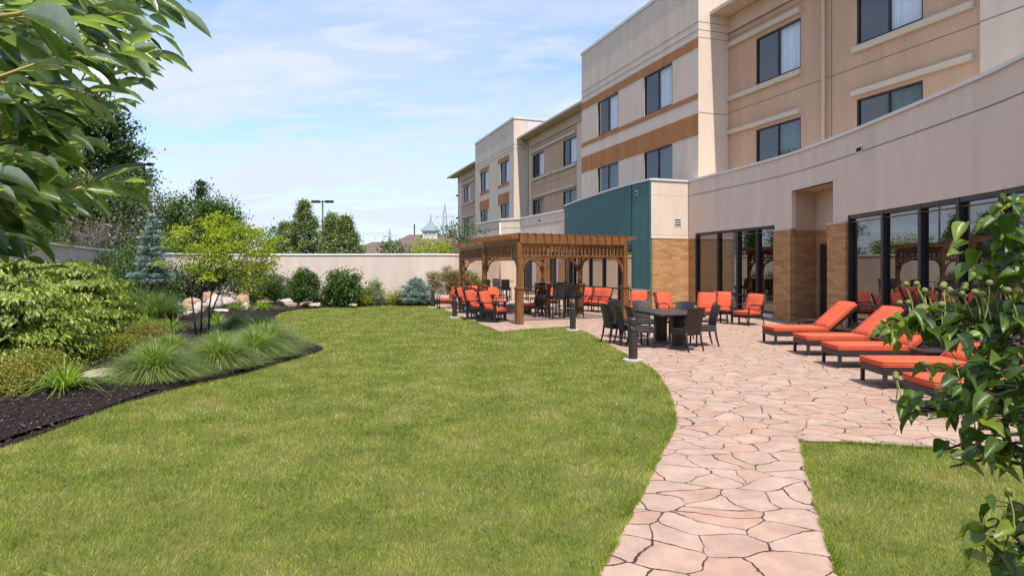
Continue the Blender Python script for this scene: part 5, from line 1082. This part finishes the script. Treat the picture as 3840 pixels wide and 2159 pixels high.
# --- layered arching shrubs (leaves hang from flat tiers)
def layered(label, X, Y, R0, h, seed, leaf=.085, dens=1.0):
    t = thing('arching_shrub', label, 'shrub', (X, Y, .08), 0, 'arching shrubs with tiers of hanging leaves'); r = np.random.default_rng(seed); P_, Dr, Nr, Rn = [], [], [], []
    mb = MB(); nt_ = int(h / .215)
    for k_ in range(nt_):
        z = .16 + (h - .16) * k_ / (nt_ - 1); tt = z / h; prof = R0 * (0.72 + .40 * math.sin(math.pi * (.20 + tt * .55))) * math.sqrt(max(.05, 1 - max(0, tt - .45) ** 2 * 2.6)); nb = int(22 * dens * (prof / 1.0) ** .5) + 4; a0 = r.uniform(0, 6.28)
        for b in range(nb):
            a = a0 + 2 * np.pi * b / nb + r.normal(0, .16); rr = prof * r.uniform(.72, 1.14); zb = z + r.normal(0, .045); n = int(74 * rr / 1.2); s_ = r.uniform(.12, 1.0, n) ** .62; w_ = .16 * s_ + .03
            x = rr * s_ * np.cos(a) + r.normal(0, 1, n) * w_ * .8; y = rr * s_ * np.sin(a) + r.normal(0, 1, n) * w_ * .8; zz = zb - .13 * s_ ** 2.4 + .08 * s_ + r.normal(0, .022, n); P_.append(np.stack([x, y, zz], 1))
            side = np.where(r.random(n) < .5, 1, -1); d = np.stack([np.cos(a) * .55 - np.sin(a) * side * .55 + r.normal(0, .2, n), np.sin(a) * .55 + np.cos(a) * side * .55 + r.normal(0, .2, n), -.85 + r.normal(0, .28, n)], 1); Dr.append(d)
            Nr.append(np.stack([np.cos(a) * .9 + r.normal(0, .3, n), np.sin(a) * .9 + r.normal(0, .3, n), .75 + r.normal(0, .25, n)], 1)); Rn.append(np.clip(r.random() * .4 + r.random(n) * .65, 0, 1))
            if b % 2 == 0: mb.tube([(0, 0, zb * .35), (rr * .45 * math.cos(a), rr * .45 * math.sin(a), zb * .9), (rr * .95 * math.cos(a), rr * .95 * math.sin(a), zb - .02)], [.018, .011, .004], 4, cap=False)
    P_ = np.concatenate(P_); stamp('leaves', FOLD[0], FOLD[1], P_, np.concatenate(Dr), np.concatenate(Nr), r.uniform(.7, 1.25, len(P_)) * leaf, r.uniform(.7, 1.1, len(P_)) * leaf * .55, L_VIB, t, np.concatenate(Rn)); mb.build('stems', M_BARKD, t, smooth=True)
layered('nearest arching shrub, large and cut by the left picture edge', -8.05, 9.8, 1.20, 1.50, 101, .088, 1.5)
layered('arching shrub second from the left edge, above the gold bush', -8.15, 11.7, 1.0, 1.62, 102, .085, 1.4)
layered('taller arching shrub behind the nearest one, against the sloping wall', -9.9, 12.6, 1.4, 1.72, 103, .09, 1.3)
layered('arching shrub at the back, in front of the wall left of the tall dark grass', -11.0, 15.4, 1.1, 1.72, 104, .095, 1.1)

def shrub(label, X, Y, h, r_, m, seed, leaf=.05, n=60, per=90, rc=.22, group=None, flat=.9, name='shrub', cat='shrub', droop=.1, shell=.35, wr=.6, shape='ball', trunk=.02, tpl=DIAMOND, zb=.08):
    return tree(name, label, cat, X, Y, h, (r_, r_, h * .5), m, n, rc, per, leaf, shape, seed, trunk=trunk, mt=M_BARKD, group=group, zb=zb, flat=flat, droop=droop, shell=shell, wr=wr, tpl=tpl)
gG = 'low gold and pink-tipped bushes in the bed'
shrub('gold bush with pink tips at the left edge by the strappy daylily', -6.75, 8.9, .42, .40, L_GOLD, 121, .035, 50, 110, .16, gG); shrub('gold bush cut by the bottom left picture edge, lowest on the mulch', -6.50, 7.95, .36, .33, L_GOLD, 122, .032, 44, 110, .14, gG)
shrub('gold bush with pink tips below the arching shrub', -7.05, 11.2, .42, .34, L_GOLD, 123, .035, 44, 90, .15, gG); shrub('reddish low bush in front of the rocks', -8.3, 14.3, .36, .35, L_RED, 124, .04, 30, 70, .15, gG)
shrub('small reddish bush left of the thin tree stems', -7.6, 13.5, .3, .3, L_RED, 125, .04, 26, 70, .14, gG)
gB = 'shrubs planted along the garden wall'
shrub('upright dark green shrub against the pale wall, left of the round one', -9.45, 28.6, 1.62, .50, L_MID, 131, .10, 60, 90, .26, gB, shell=.2); shrub('round leafy shrub, biggest on the mulch against the pale wall', -7.55, 28.0, 1.45, .82, L_MID, 132, .11, 90, 90, .30, gB, shell=.3)
shrub('small loose shrub right of the round leafy one', -6.35, 28.6, .95, .42, L_PALE, 133, .08, 40, 70, .22, gB); shrub('low yellow-green bush left of the dwarf blue spruce', -5.45, 29.4, .55, .45, L_YEL, 134, .07, 30, 70, .2, gB); shrub('low rusty bush at the foot of the yellow-green one', -5.25, 28.9, .34, .3, L_RED, 135, .06, 26, 60, .15, gB)
shrub('low green bush squeezed between upright and round shrubs', -8.55, 29.2, .8, .4, L_MID, 136, .09, 40, 70, .22, gB); shrub('low leafy bush just left of the small loose shrub', -6.75, 28.2, .5, .34, L_YEL, 137, .07, 30, 60, .18, gB)
shrub('dark shrub behind the yellow-green tree, left of its stems', -13.6, 27.2, 1.75, 1.0, L_DARK, 138, .10, 70, 90, .34, gB); shrub('dark shrub behind the yellow-green tree, right of its stems', -11.6, 27.8, 1.8, 1.1, L_DARK, 139, .10, 80, 90, .34, gB); shrub('light green shrub between the tree stems and the wispy grass', -10.3, 28.2, 1.15, .9, L_MID, 140, .09, 60, 80, .3, gB)
shrub('rounded green shrub against the wall, left of the blue spruce', -16.2, 26.0, 2.35, 1.2, L_MID, 141, .11, 90, 90, .38, gB); shrub('dark shrub at the foot of the wall behind the tall dark grass', -14.4, 24.8, 1.9, 1.0, L_DARK, 142, .10, 70, 80, .34, gB); shrub('dusky shrub left of the rocks, under the blue spruce', -14.9, 26.2, 1.6, 1.1, L_OLIVE, 143, .10, 60, 80, .34, gB)
shrub('pale-leaved hosta beside the rocks', -11.3, 20.6, .42, .40, leafmat('hosta_leaf', (.10, .19, .12), (.20, .30, .19), (.42, .48, .34), trans=.2), 144, .15, 26, 26, .16, None, name='hosta', cat='hosta', droop=.6, wr=.75)
# olive japanese maple: flat-topped dome
t = tree('japanese_maple', 'olive and rust dome-shaped japanese maple against the wall beside the pergola post', 'maple', -2.95, 30.6, 1.78, (1.22, 1.0, .72), L_MAPLE, 110, .28, 110, .07, seed=150, trunk=.05, shell=.45, flat=.6, droop=.5, zb=.05)
shrub('second low clump of the olive maple foliage right of the pergola post', -1.95, 30.9, 1.2, .65, L_MAPLE, 151, .07, 50, 90, .25, None, name='japanese_maple', cat='maple')

# --- blue conifers
def conifer(label, name, X, Y, h, R_, seed, z0=.1, weep=0.0, tiers=14, group=None, per=26, width_pow=1.0, needle=.07, trunk=.03, zb=.08, nd=150):
    t = thing(name, label, 'spruce', (X, Y, zb), 0, group); r = np.random.default_rng(seed); P_, D_, N_ = [], [], []; mb = MB()
    for k_ in range(tiers):
        f = k_ / (tiers - 1); z = z0 + (h - z0 - .08) * f; rr = R_ * (1 - f) ** width_pow * (1 + .25 * math.sin(k_ * 2.4)) + .05; nb = max(4, int(per * (1 - f * .6) * (rr / R_ + .25)))
        for b in range(nb):
            a = r.uniform(0, 6.28); l = rr * r.uniform(.6, 1.1); n = int(nd * l / R_) + 14; s_ = r.random(n) ** .7; dz = -weep * s_ ** 1.5 * l + .10 * l * s_; th = .05 + .09 * R_
            P_.append(np.stack([l * s_ * np.cos(a) + r.normal(0, th * .5, n), l * s_ * np.sin(a) + r.normal(0, th * .5, n), z + dz + r.normal(0, th * .28, n)], 1))
            D_.append(np.stack([np.cos(a) + r.normal(0, .7, n), np.sin(a) + r.normal(0, .7, n), r.normal(.25, .5, n)], 1)); N_.append(r.normal(0, .6, (n, 3)) + (0, 0, .8)); mb.tube([(0, 0, z - .02), (l * math.cos(a), l * math.sin(a), z + .1 * l - weep * l)], [.012, .004], 4, cap=False)
    P_ = np.concatenate(P_); n = len(P_); stamp('needles', DIAMOND[0], DIAMOND[1], P_, np.concatenate(D_), np.concatenate(N_), r.uniform(.7, 1.3, n) * needle, needle * .22, L_BLUE, t); mb.tube([(0, 0, 0), (0, 0, h * .97)], [trunk, .008], 7); mb.build('trunk', M_BARKD, t, smooth=True)
conifer('slender blue spruce on a bare thin stem, left of the yellow-green tree', 'blue_spruce', -13.2, 22.9, 3.62, .58, 201, z0=1.2, weep=.12, tiers=13, per=20, width_pow=.7, needle=.10, trunk=.055, nd=260)
conifer('dwarf blue spruce mound against the wall, left of the olive maple', 'blue_spruce', -4.5, 29.2, 1.28, .82, 202, z0=.08, weep=.05, tiers=11, per=44, width_pow=.55, needle=.085, nd=120)

# --- yellow-green small tree with several thin stems
def locust():
    t = thing('small_tree', 'multi-stemmed small tree with bright yellow-green leaves in the planting bed', 'tree', (-7.42, 14.9, .08)); r = np.random.default_rng(300); cl = clumps((.60, 0, 2.02), (1.28, 1.1, .86), 92, 'ball', 300, .4)
    cl = cl[~((cl[:, 2] < 1.55) & (np.abs(cl[:, 0]) < .55))]; ex = np.array([[1.35, -.2, 1.35], [1.5, 0, 1.6], [1.15, -.3, 1.2], [-.95, 0, 1.75], [1.25, .2, 1.05], [1.5, .1, 1.35], [.4, 0, 2.85], [.1, 0, 2.75]]); cl = np.concatenate([cl, ex])
    foliage('crown', cl, .24, 84, .068, L_YEL, t, (.4, 0, 1.6), 300, tpl=FOLD, flat=.5, droop=.25, wr=.6); mb = MB(); rr = random.Random(4)
    tops = [Vector((-.35, .1, 1.5)), Vector((.1, -.1, 1.6)), Vector((.55, .15, 1.5)), Vector((.3, .1, 1.7))]
    for i, tp in enumerate(tops):
        b = Vector((-.12 + .09 * i, .05 * (i % 2), 0)); md = b.lerp(tp, .45) + Vector((-.02, 0, .0)); mb = MB(); mb.tube([b, md + Vector((.05 * (i - 1.5), 0, 0)) * -.4, tp], [.024, .019, .012], 7); mb.build('stem', M_BARKD, t, smooth=True)
        mb = MB()
        for q in range(14):
            e = Vector(cl[rr.randrange(len(cl))]); s_ = b.lerp(tp, rr.uniform(.6, 1)); mb.tube([s_, s_.lerp(e, .5) + Vector((0, 0, -.05)), e], [.010, .007, .003], 5, cap=False)
        mb.build('branches', M_BARKD, t, smooth=True)
locust()

# --- rocks
M_ROCK = mat('sandstone', (.50, .335, .235), rough=.95, col2=(.30, .17, .10), scale=2.2, bump=.8, bscale=9, spec=.2, bdist=.03, detail=8); M_ROCKP = mat('pale_stone', (.56, .49, .42), rough=.95, col2=(.38, .30, .25), scale=2.4, bump=.7, bscale=9, spec=.2, bdist=.03)
def rock(label, name, X, Y, z, sx, sy, sz, seed, m, rz=0, cat='boulder', group=None, flat=False):
    import bmesh
    r = random.Random(seed); b = bmesh.new(); bmesh.ops.create_icosphere(b, subdivisions=3, radius=1)
    pl = [(Vector((r.gauss(0, 1), r.gauss(0, 1), r.gauss(0, .8))).normalized(), r.uniform(.62, .9)) for _ in range(11)]
    for v in b.verts:
        for n_, d_ in pl:
            e = v.co.dot(n_) - d_
            if e > 0: v.co -= n_ * e * .92
        v.co *= 1 + .03 * math.sin(v.co.x * 9 + seed) * math.sin(v.co.y * 8)
        if flat: v.co.z = max(-.6, min(.6, v.co.z * 1.6))
        v.co.x *= sx; v.co.y *= sy; v.co.z *= sz
    me = bpy.data.meshes.new(name); b.to_mesh(me); b.free(); me.materials.append(m); o = bpy.data.objects.new(name, me); COL.objects.link(o); o.location = (X, Y, z); o.rotation_euler = (r.uniform(-.1, .1), r.uniform(-.1, .1), rz); tag(o, label, cat, group)
gR = 'boulders and ledge stones of the rock garden'
RK = [(-11.9, 24.6, .50, .34, .30, .36, 0, 'upper round boulder of the rock pile, reddish, left of the tree stems'), (-11.6, 24.3, .34, .36, .32, .34, 1, 'white-faced boulder at the middle of the rock pile'), (-10.9, 25.3, .35, .36, .3, .34, 0, 'round orange boulder standing alone right of the tree stems'), (-12.5, 24.4, .30, .45, .4, .25, 0, 'wide orange boulder on the left slope of the rock pile'),
      (-12.9, 24.0, .16, .40, .35, .18, 0, 'low tan boulder at the left end of the rock pile'), (-12.2, 23.2, .20, .45, .35, .2, 0, 'broad flat orange boulder in the middle of the rock pile'), (-11.5, 23.0, .22, .32, .3, .26, 1, 'pale boulder standing right behind the tree stems'), (-12.5, 22.6, .12, .5, .3, .10, 0, 'dark ledge slab with a shadow gap below it'),
      (-11.8, 22.1, .12, .38, .28, .13, 1, 'pale broken slab below the ledge'), (-12.0, 21.5, .10, .3, .22, .10, 0, 'small pinkish stone near the pale-leaved hosta'), (-11.3, 21.8, .1, .3, .25, .12, 1, 'small pale stone behind the tree stems'), (-11.2, 21.0, .1, .5, .25, .09, 0, 'lowest flat slab of the rock pile'),
      (-10.35, 24.2, .18, .28, .2, .24, 1, 'pale wedge-shaped boulder left of the yellow-flowering daylily'), (-10.9, 23.3, .10, .42, .22, .09, 1, 'pale flat stone lying below the wedge-shaped boulder'), (-10.8, 27.4, .22, .4, .3, .16, 0, 'greyish stone in the back row above the daylilies'), (-9.9, 27.4, .22, .45, .3, .2, 1, 'pinkish long stone in the back row behind the daylilies'),
      (-8.95, 27.1, .15, .5, .3, .14, 0, 'orange ledge stone left of the upright shrub'), (-9.5, 26.9, .13, .35, .3, .13, 0, 'orange ledge stone nearest the right-hand daylily'), (-8.5, 27.0, .12, .3, .25, .11, 1, 'small cream stone at the foot of the upright shrub'), (-11.6, 25.6, .3, .4, .3, .2, 1, 'pale stone behind the round orange boulder'), (-6.95, 27.3, .1, .22, .18, .08, 1, 'small pale stone peeping out beside the round leafy shrub')]
for i, (X, Y, z, sx, sy, sz, pm, lb) in enumerate(RK): rock(lb, 'boulder', X, Y, z + .03, sx, sy, sz, 400 + i, M_ROCKP if pm else M_ROCK, rz=i * .7, group=gR, flat=sz < .15)
rock('flat pale stepping stone lying on the mulch beside the daylily', 'stepping_stone', -5.95, 9.15, .16, .42, .30, .05, 450, M_ROCKP, .2, 'stepping stone', flat=True)

# ------------------------------------------------------------------ near tree on the left: long leathery leaves
LONG = big_leaf([(0, .02), (.08, .16), (.22, .34), (.4, .48), (.58, .5), (.75, .40), (.88, .24), (1, .015)], fold=.25, droop=.14, wave=.012)
L_NEAR = leafmat('willow_leaf', (.018, .044, .010), (.042, .082, .016), (.13, .19, .022), trans=.30, rough=.30, spec=.6, tcol=(2.2, 2.6, .5), back=(.24, .29, .22), fine=45)
M_TWIG = mat('twig_yellow', (.30, .24, .06), rough=.6)
def near_left():
    t = thing('broadleaf_tree', 'near tree whose long leathery leaves fill the upper left corner', 'tree', (-2.2, .9, 0)); o0 = Vector((-2.2, .9, 0)); r = random.Random(11); rn = np.random.default_rng(12)
    tips = []      # (u, v, Y)
    for q in range(108):
        while True:
            u = r.uniform(-160, 620); v = r.uniform(-60, 900)
            lim = 555 - max(0, v - 100) * .72 + (40 if v < 60 else 0)
            if v > 640: lim = 210 - (v - 640) * .25
            if u < lim: break
        tips.append((u, v, r.uniform(.95, 1.65)))
    for q in range(12): tips.append((r.uniform(-120, 330), r.uniform(330, 760), r.uniform(1.1, 1.6)))
    tips += [(560, 60, 1.2), (600, 130, 1.3), (640, 20, 1.1), (560, 200, 1.35), (520, 300, 1.45), (600, 210, 1.3), (500, 120, 1.3), (480, 250, 1.5), (440, 380, 1.45), (470, 40, 1.1)]
    P_, D_, N_, Ln = [], [], [], []; mb = MB(); mt = MB()
    hub = [Vector((-2.2, .95, 1.9)), Vector((-2.0, 1.2, 2.2)), Vector((-2.0, 1.35, 1.6)), Vector((-1.8, 1.0, 2.6))]
    mt.tube([(-2.2, .9, 0), (-2.25, .92, 1.2), (-2.15, .95, 2.0), (-1.95, 1.0, 2.8)], [.09, .075, .05, .02], 10)
    def twig(pts, leaf, nleaf, s0=.25, up_=0.1, only=None):
        pts = [Vector(p) for p in pts]
        for j in range(nleaf):
            f = s0 + (1 - s0) * j / max(1, nleaf - 1); i = min(int(f * (len(pts) - 1)), len(pts) - 2); q = f * (len(pts) - 1) - i; p = pts[i].lerp(pts[i + 1], q); d = (pts[i + 1] - pts[i]).normalized(); sd = d.cross(up).normalized() * (1 if j % 2 else -1)
            P_.append(p); dd = d * r.uniform(.5, 1.1) + sd * r.uniform(.3, .9) * (0.3 if j == nleaf - 1 else 1) + Vector((r.uniform(.1, .6), 0, r.uniform(-.55, .12))); D_.append(dd); N_.append(Vector((r.uniform(-.6, .6), r.uniform(-.9, .7), .9 + r.uniform(-.5, .3)))); Ln.append(leaf * r.uniform(.75, 1.2))
    ends = [P(u, v, Y) for (u, v, Y) in tips]; seeds = [ends[q] for q in r.sample(range(len(ends)), 13)]      # boughs first, then twigs off the nearest bough
    grp = [[] for _ in seeds]
    for e in ends: grp[min(range(len(seeds)), key=lambda q: (seeds[q] - e).length)].append(e)
    stem_pts = [Vector((-2.25, .92, 1.2)), Vector((-2.15, .95, 2.0)), Vector((-1.95, 1.0, 2.8)), Vector((-2.2, .93, 1.6))]
    for g_ in grp:
        if not g_: continue
        c = sum(g_, Vector((0, 0, 0))) / len(g_); h_ = min(stem_pts, key=lambda q: abs(q.z - c.z + .35)); c2 = h_.lerp(c, .86); bough = [h_, h_.lerp(c2, .3) + Vector((r.uniform(-.05, .05), r.uniform(-.08, .08), .10)), h_.lerp(c2, .65) + Vector((r.uniform(-.05, .05), r.uniform(-.06, .06), .07)), c2]
        mb.tube(bough, [.016, .011, .007, .0035], 6, cap=False)
        for e in g_:
            f = r.uniform(.45, 1.0) * 3; q = min(int(f), 2); o_ = bough[q].lerp(bough[q + 1], f - q); l = (e - o_).length; dirn = Vector((r.uniform(.3, 1.0), r.uniform(-.5, .5), r.uniform(-.35, .35))).normalized(); s_ = e - dirn * min(.20, l * .6); md = o_.lerp(s_, .5) + Vector((r.uniform(-.02, .02), r.uniform(-.02, .02), .03 * l))
            mb.tube([o_, md, s_], [.0045, .0034, .0022], 5, cap=False); m2 = s_.lerp(e, .5) + Vector((0, 0, .015)); mb.tube([s_, m2, e], [.0022, .0018, .001], 5, cap=False); twig([s_, m2, e], .074, r.choice((6, 7, 8)))
    n1 = len(P_)
    # the nearest twigs, with the biggest leaves, about a metre from the lens
    def hand(pu, ln, leaves):
        pts = [P(*q) for q in pu]; mb.tube(pts, [.0032] * (len(pts) - 1) + [.0012], 6, cap=False)
        for (u0, v0, Y0, u1, v1, Y1, nx, ny, nz) in leaves: a, b = P(u0, v0, Y0), P(u1, v1, Y1); P_.append(a); D_.append(b - a); N_.append(Vector((nx, ny, nz))); Ln.append((b - a).length)
    hand([(-200, 100, .92), (0, 62, .9), (75, 52, .9), (115, 36, .9)], .13, [(80, 58, .90, 392, 176, .84, .1, .75, 1), (105, 62, .9, 283, 268, .95, .5, -.9, .5), (75, 55, .9, 250, -14, .98, 0, .7, 1), (20, 62, .9, -160, -20, .9, 0, .7, 1)])
    hand([(-200, 160, 1.0), (-60, 150, 1.0), (20, 160, 1.0)], .13, [(-20, 120, 1.0, 245, 340, 1.02, .3, -1, .5), (-70, 175, 1.0, 118, 270, 1.0, .3, -.9, .7), (-90, 200, 1.0, 135, 325, 1.1, .2, -.8, .8)])
    hand([(-160, 740, 1.05), (0, 760, 1.05), (160, 735, 1.05), (300, 705, 1.05), (420, 690, 1.1)], .13, [(300, 705, 1.05, 500, 722, 1.08, .1, -1, .5), (350, 690, 1.06, 538, 600, 1.1, -.5, -1, .6), (420, 688, 1.1, 560, 668, 1.15, 0, -.5, 1), (315, 712, 1.05, 415, 805, 1.05, .5, -1, .3), (440, 700, 1.1, 572, 768, 1.12, .4, -.8, .6),
         (150, 735, 1.05, 300, 800, 1.1, .2, -1, .5), (160, 725, 1.05, 235, 600, 1.0, -.8, -1, .2), (60, 755, 1.05, 255, 835, 1.1, .1, -1, .4), (480, 690, 1.1, 570, 780, 1.2, .6, -1, .4), (-20, 760, 1.05, 100, 900, 1.1, .4, -1, .3)])
    hand([(-160, 600, .95), (-60, 640, .95), (0, 655, .95)], .13, [(-60, 645, .95, 170, 700, .95, .0, .8, .8), (-40, 640, .95, 55, 592, 1.0, -.2, -.6, 1), (-60, 660, .95, 60, 790, 1.0, .4, -1, .4)])
    hand([(-100, 1040, 1.6), (60, 985, 1.6), (120, 945, 1.6), (195, 905, 1.65)], .1, [(120, 948, 1.6, 60, 850, 1.6, .5, -1, .3), (150, 928, 1.6, 232, 935, 1.65, .1, -.4, 1), (190, 908, 1.65, 290, 922, 1.7, 0, -.3, 1), (90, 965, 1.6, 175, 985, 1.65, .4, -.9, .3), (60, 985, 1.6, 55, 1040, 1.6, .6, -1, .1), (30, 990, 1.6, 0, 900, 1.6, .5, -1, .2), (100, 960, 1.6, 45, 950, 1.6, 0, -.8, .8), (10, 1000, 1.6, 30, 1030, 1.6, .3, -1, .2),
         (150, 1015, 1.6, 258, 992, 1.62, 0, -.3, 1), (165, 1020, 1.6, 235, 1038, 1.62, .1, -1, .3), (105, 1050, 1.6, 118, 1020, 1.6, .8, -1, 0), (80, 1058, 1.6, 160, 1072, 1.62, 0, -.3, 1)])
    A = lambda q: np.array([tuple(v) for v in q]); P_, D_, N_, Ln = A(P_) - np.array(o0), A(D_), A(N_), np.array(Ln); n = len(P_); rr = rn.random(n); rr[n1:] = rn.uniform(.3, .95, n - n1)
    stamp('leaves', LONG[0], LONG[1], P_, D_, N_, Ln, Ln * .31 * rn.uniform(.85, 1.2, n), L_NEAR, t, rr, smooth=True)
    for m_, nm, mm in ((mt, 'trunk', M_BARK), (mb, 'twigs', M_TWIG)): m_.v = [tuple(Vector(v) - o0) for v in m_.v]; m_.build(nm, mm, t, smooth=True)
near_left()

# ------------------------------------------------------------------ near dogwood on the right: pointed drooping leaves, round fruits on stalks
OVATE = big_leaf([(0, .03), (.07, .26), (.2, .46), (.36, .5), (.54, .44), (.7, .31), (.84, .15), (.93, .05), (1, .01)], fold=.55, droop=.25, wave=.05)
L_DOG = leafmat('dogwood_leaf', (.030, .066, .010), (.080, .135, .018), (.22, .27, .045), trans=.30, rough=.38, spec=.5, tcol=(1.9, 2.1, .4), fine=55)
M_FRUIT = mat('green_fruit', (.20, .22, .055), rough=.7, var=.3, scale=120, bump=.6, bscale=260, bdist=.002); M_STALK = mat('fruit_stalk', (.34, .34, .10), rough=.6)
def near_right():
    t = thing('dogwood_tree', 'near dogwood with drooping pointed leaves and round green fruits on the right', 'dogwood', (2.5, 1.6, 0)); o0 = Vector((2.5, 1.6, 0)); r = random.Random(21); rn = np.random.default_rng(22); P_, D_, N_, Ln = [], [], [], []; tw = MB(); fr = []; skl = []
    def sk_(pts): skl.append(pts)
    def spray(u, v, Y, n, spread=.09, leaf=.075, fruits=0, tone=0, wide=1.0):
        c = P(u, v, Y); root = Vector((c.x + r.uniform(.35, .7), c.y + r.uniform(-.1, .2), c.z - r.uniform(-.02, .12))); md = root.lerp(c, .5) + Vector((0, 0, .03)); tw.tube([root, md, c], [.005, .0035, .002], 5, cap=False)
        for j in range(int(n * (1.2 if v < 1300 else 1.0))):
            p = c + Vector((r.gauss(0, spread * wide), r.gauss(0, spread), r.gauss(0, spread * .35))); a = r.uniform(0, 6.28); d = Vector((math.cos(a) * .85 - .2, math.sin(a) * .75 - .1, r.uniform(-1.0, .1))); P_.append(p); D_.append(d); N_.append(Vector((d.x * .7, d.y * .7 - .35, .9))); Ln.append(leaf * .84 * r.uniform(.7, 1.2)); tw.tube([c.lerp(p, .1), p], [.0018, .001], 4, cap=False)
        for j in range(fruits):
            b = c + Vector((r.gauss(0, spread * wide * 1.1), r.gauss(0, spread), .0)); tp = b + Vector((r.uniform(-.035, .015), r.uniform(-.02, .02), r.uniform(.055, .095))); sk_([b, b.lerp(tp, .5) + Vector((.004, 0, 0)), tp]); fr.append((tp + Vector((0, 0, .006)), r.uniform(.0075, .0105)))
    # upper right cluster
    for (u, v, Y, n, fz) in ((3800, 830, 1.75, 10, 0), (3850, 900, 1.7, 9, 0), (3760, 940, 1.8, 8, 0), (3720, 1000, 1.8, 8, 0), (3830, 1010, 1.7, 8, 0), (3850, 780, 1.8, 6, 0), (3880, 1080, 1.6, 6, 0), (3790, 880, 1.9, 8, 0)): spray(u, v, Y, n, .055, .085, fz)
    for (u, v) in ((3745, 775), (3782, 748)):
        tp = P(u, v, 1.75); b = P(u + 40, v + 60, 1.75); sk_(  [b, b.lerp(tp, .5), tp]); fr.append((tp, .009))
    # shelf of leaves with fruits across the loungers
    for (u, v, Y, n, f_) in ((3390, 1215, 1.95, 7, 0), (3330, 1240, 2.0, 5, 2), (3450, 1190, 1.9, 9, 3), (3520, 1185, 1.9, 10, 5), (3590, 1185, 1.85, 11, 7), (3660, 1180, 1.85, 10, 5), (3730, 1185, 1.8, 11, 7), (3800, 1190, 1.75, 11, 6), (3860, 1200, 1.7, 9, 4), (3480, 1240, 1.9, 7, 1), (3560, 1260, 1.85, 8, 1), (3640, 1250, 1.8, 8, 1), (3720, 1260, 1.8, 9, 0), (3800, 1280, 1.7, 10, 0), (3620, 1190, 2.1, 9, 6), (3770, 1200, 2.1, 9, 6)): spray(u, v, Y, n, .055, .078, f_, wide=1.1)
    for (u, v) in ((3314, 1204),):
        tp = P(u, v, 1.95); b = P(u + 45, v + 55, 1.95); sk_(  [b, b.lerp(tp, .5), tp]); fr.append((tp, .0095))
    # lower dark masses
    for (u, v, Y, n, f_) in ((3760, 1390, 1.6, 12, 0), (3830, 1350, 1.6, 12, 0), (3840, 1450, 1.55, 12, 0), (3700, 1440, 1.65, 11, 0), (3620, 1490, 1.7, 10, 2), (3540, 1500, 1.75, 10, 2), (3470, 1530, 1.8, 8, 1), (3780, 1530, 1.6, 11, 0), (3850, 1580, 1.55, 11, 0), (3700, 1560, 1.7, 8, 1), (3640, 1690, 1.65, 6, 1), (3720, 1680, 1.65, 8, 0), (3790, 1660, 1.6, 9, 0), (3850, 1720, 1.6, 9, 0), (3660, 1400, 1.9, 8, 2),
                          (3790, 1980, 1.5, 8, 2), (3840, 1900, 1.5, 8, 1), (3740, 2040, 1.55, 6, 0), (3850, 2060, 1.5, 9, 0), (3820, 2130, 1.5, 8, 0)): spray(u, v, Y, n, .05, .080, f_)
    for q in range(42):  # unseen leaf mass out of frame, added to shade the lower sprays
        cy_ = r.uniform(.7, 1.38); c = Vector((cy_ * .9 + .12 + r.uniform(0, 1.1), cy_, r.uniform(1.2, 1.72)))
        for j in range(13): p = c + Vector((abs(r.gauss(0, .12)), r.gauss(0, .09), r.gauss(0, .05))); a = r.uniform(0, 6.28); d = Vector((math.cos(a), math.sin(a), r.uniform(-.9, -.1))); P_.append(p); D_.append(d); N_.append(Vector((d.x * .5, d.y * .5, .9))); Ln.append(.09 * r.uniform(.8, 1.2))
    for (u0, v0, u1, v1, Y) in ((3845, 1560, 3420, 1545, 1.75), (3845, 1740, 3560, 1750, 1.7), (3900, 1620, 3500, 1700, 1.7), (3860, 1320, 3560, 1240, 1.85), (3880, 1450, 3700, 1260, 1.8), (3880, 2080, 3720, 1990, 1.5), (3900, 1500, 3640, 1560, 1.7)):
        a, b = P(u0, v0, Y), P(u1, v1, Y + .05); tw.tube([a, a.lerp(b, .5) + Vector((0, 0, .02)), b], [.006, .0045, .002], 6, cap=False)
    A = lambda q: np.array([tuple(v) for v in q]); P_, D_, N_, Ln = A(P_) - np.array(o0), A(D_), A(N_), np.array(Ln); n = len(P_)
    stamp('leaves', OVATE[0], OVATE[1], P_, D_, N_, Ln, Ln * .58 * rn.uniform(.85, 1.12, n), L_DOG, t, rn.random(n), smooth=True)
    tk = MB(); tk.tube([(2.5, 1.6, 0), (2.48, 1.65, .9), (2.55, 1.6, 2.2)], [.05, .04, .02], 8); 
    for (x, y, z) in ((1.6, 1.65, 1.35), (1.5, 1.75, 1.5), (1.45, 1.6, 1.0), (1.4, 1.5, .75), (1.5, 1.75, 1.8)): tk.tube([(2.5, 1.63, z - .25), (2.0, 1.65, z - .06), (x, y, z)], [.016, .010, .005], 6, cap=False)
    for m_, nm, mm in ((tk, 'trunk', M_BARKD), (tw, 'twigs', M_BARKD)): m_.v = [tuple(Vector(v) - o0) for v in m_.v]; m_.build(nm, mm, t, smooth=True)
    import bmesh
    b = bmesh.new(); bmesh.ops.create_icosphere(b, subdivisions=2, radius=1); me = bpy.data.meshes.new('fruit'); b.to_mesh(me); b.free(); me.materials.append(M_FRUIT); me.polygons.foreach_set('use_smooth', [True] * len(me.polygons))
    for pts in skl[:100]: m_ = MB(); m_.tube([p - o0 for p in pts], [.0022, .0018, .0016], 5, cap=False); m_.build('fruit_stalk', M_STALK, t, smooth=True)
    for c, s_ in fr[:100]:
        o = bpy.data.objects.new('fruit', me); COL.objects.link(o); o.parent = t; o.location = c - o0; o.scale = (s_, s_, s_)
near_right()
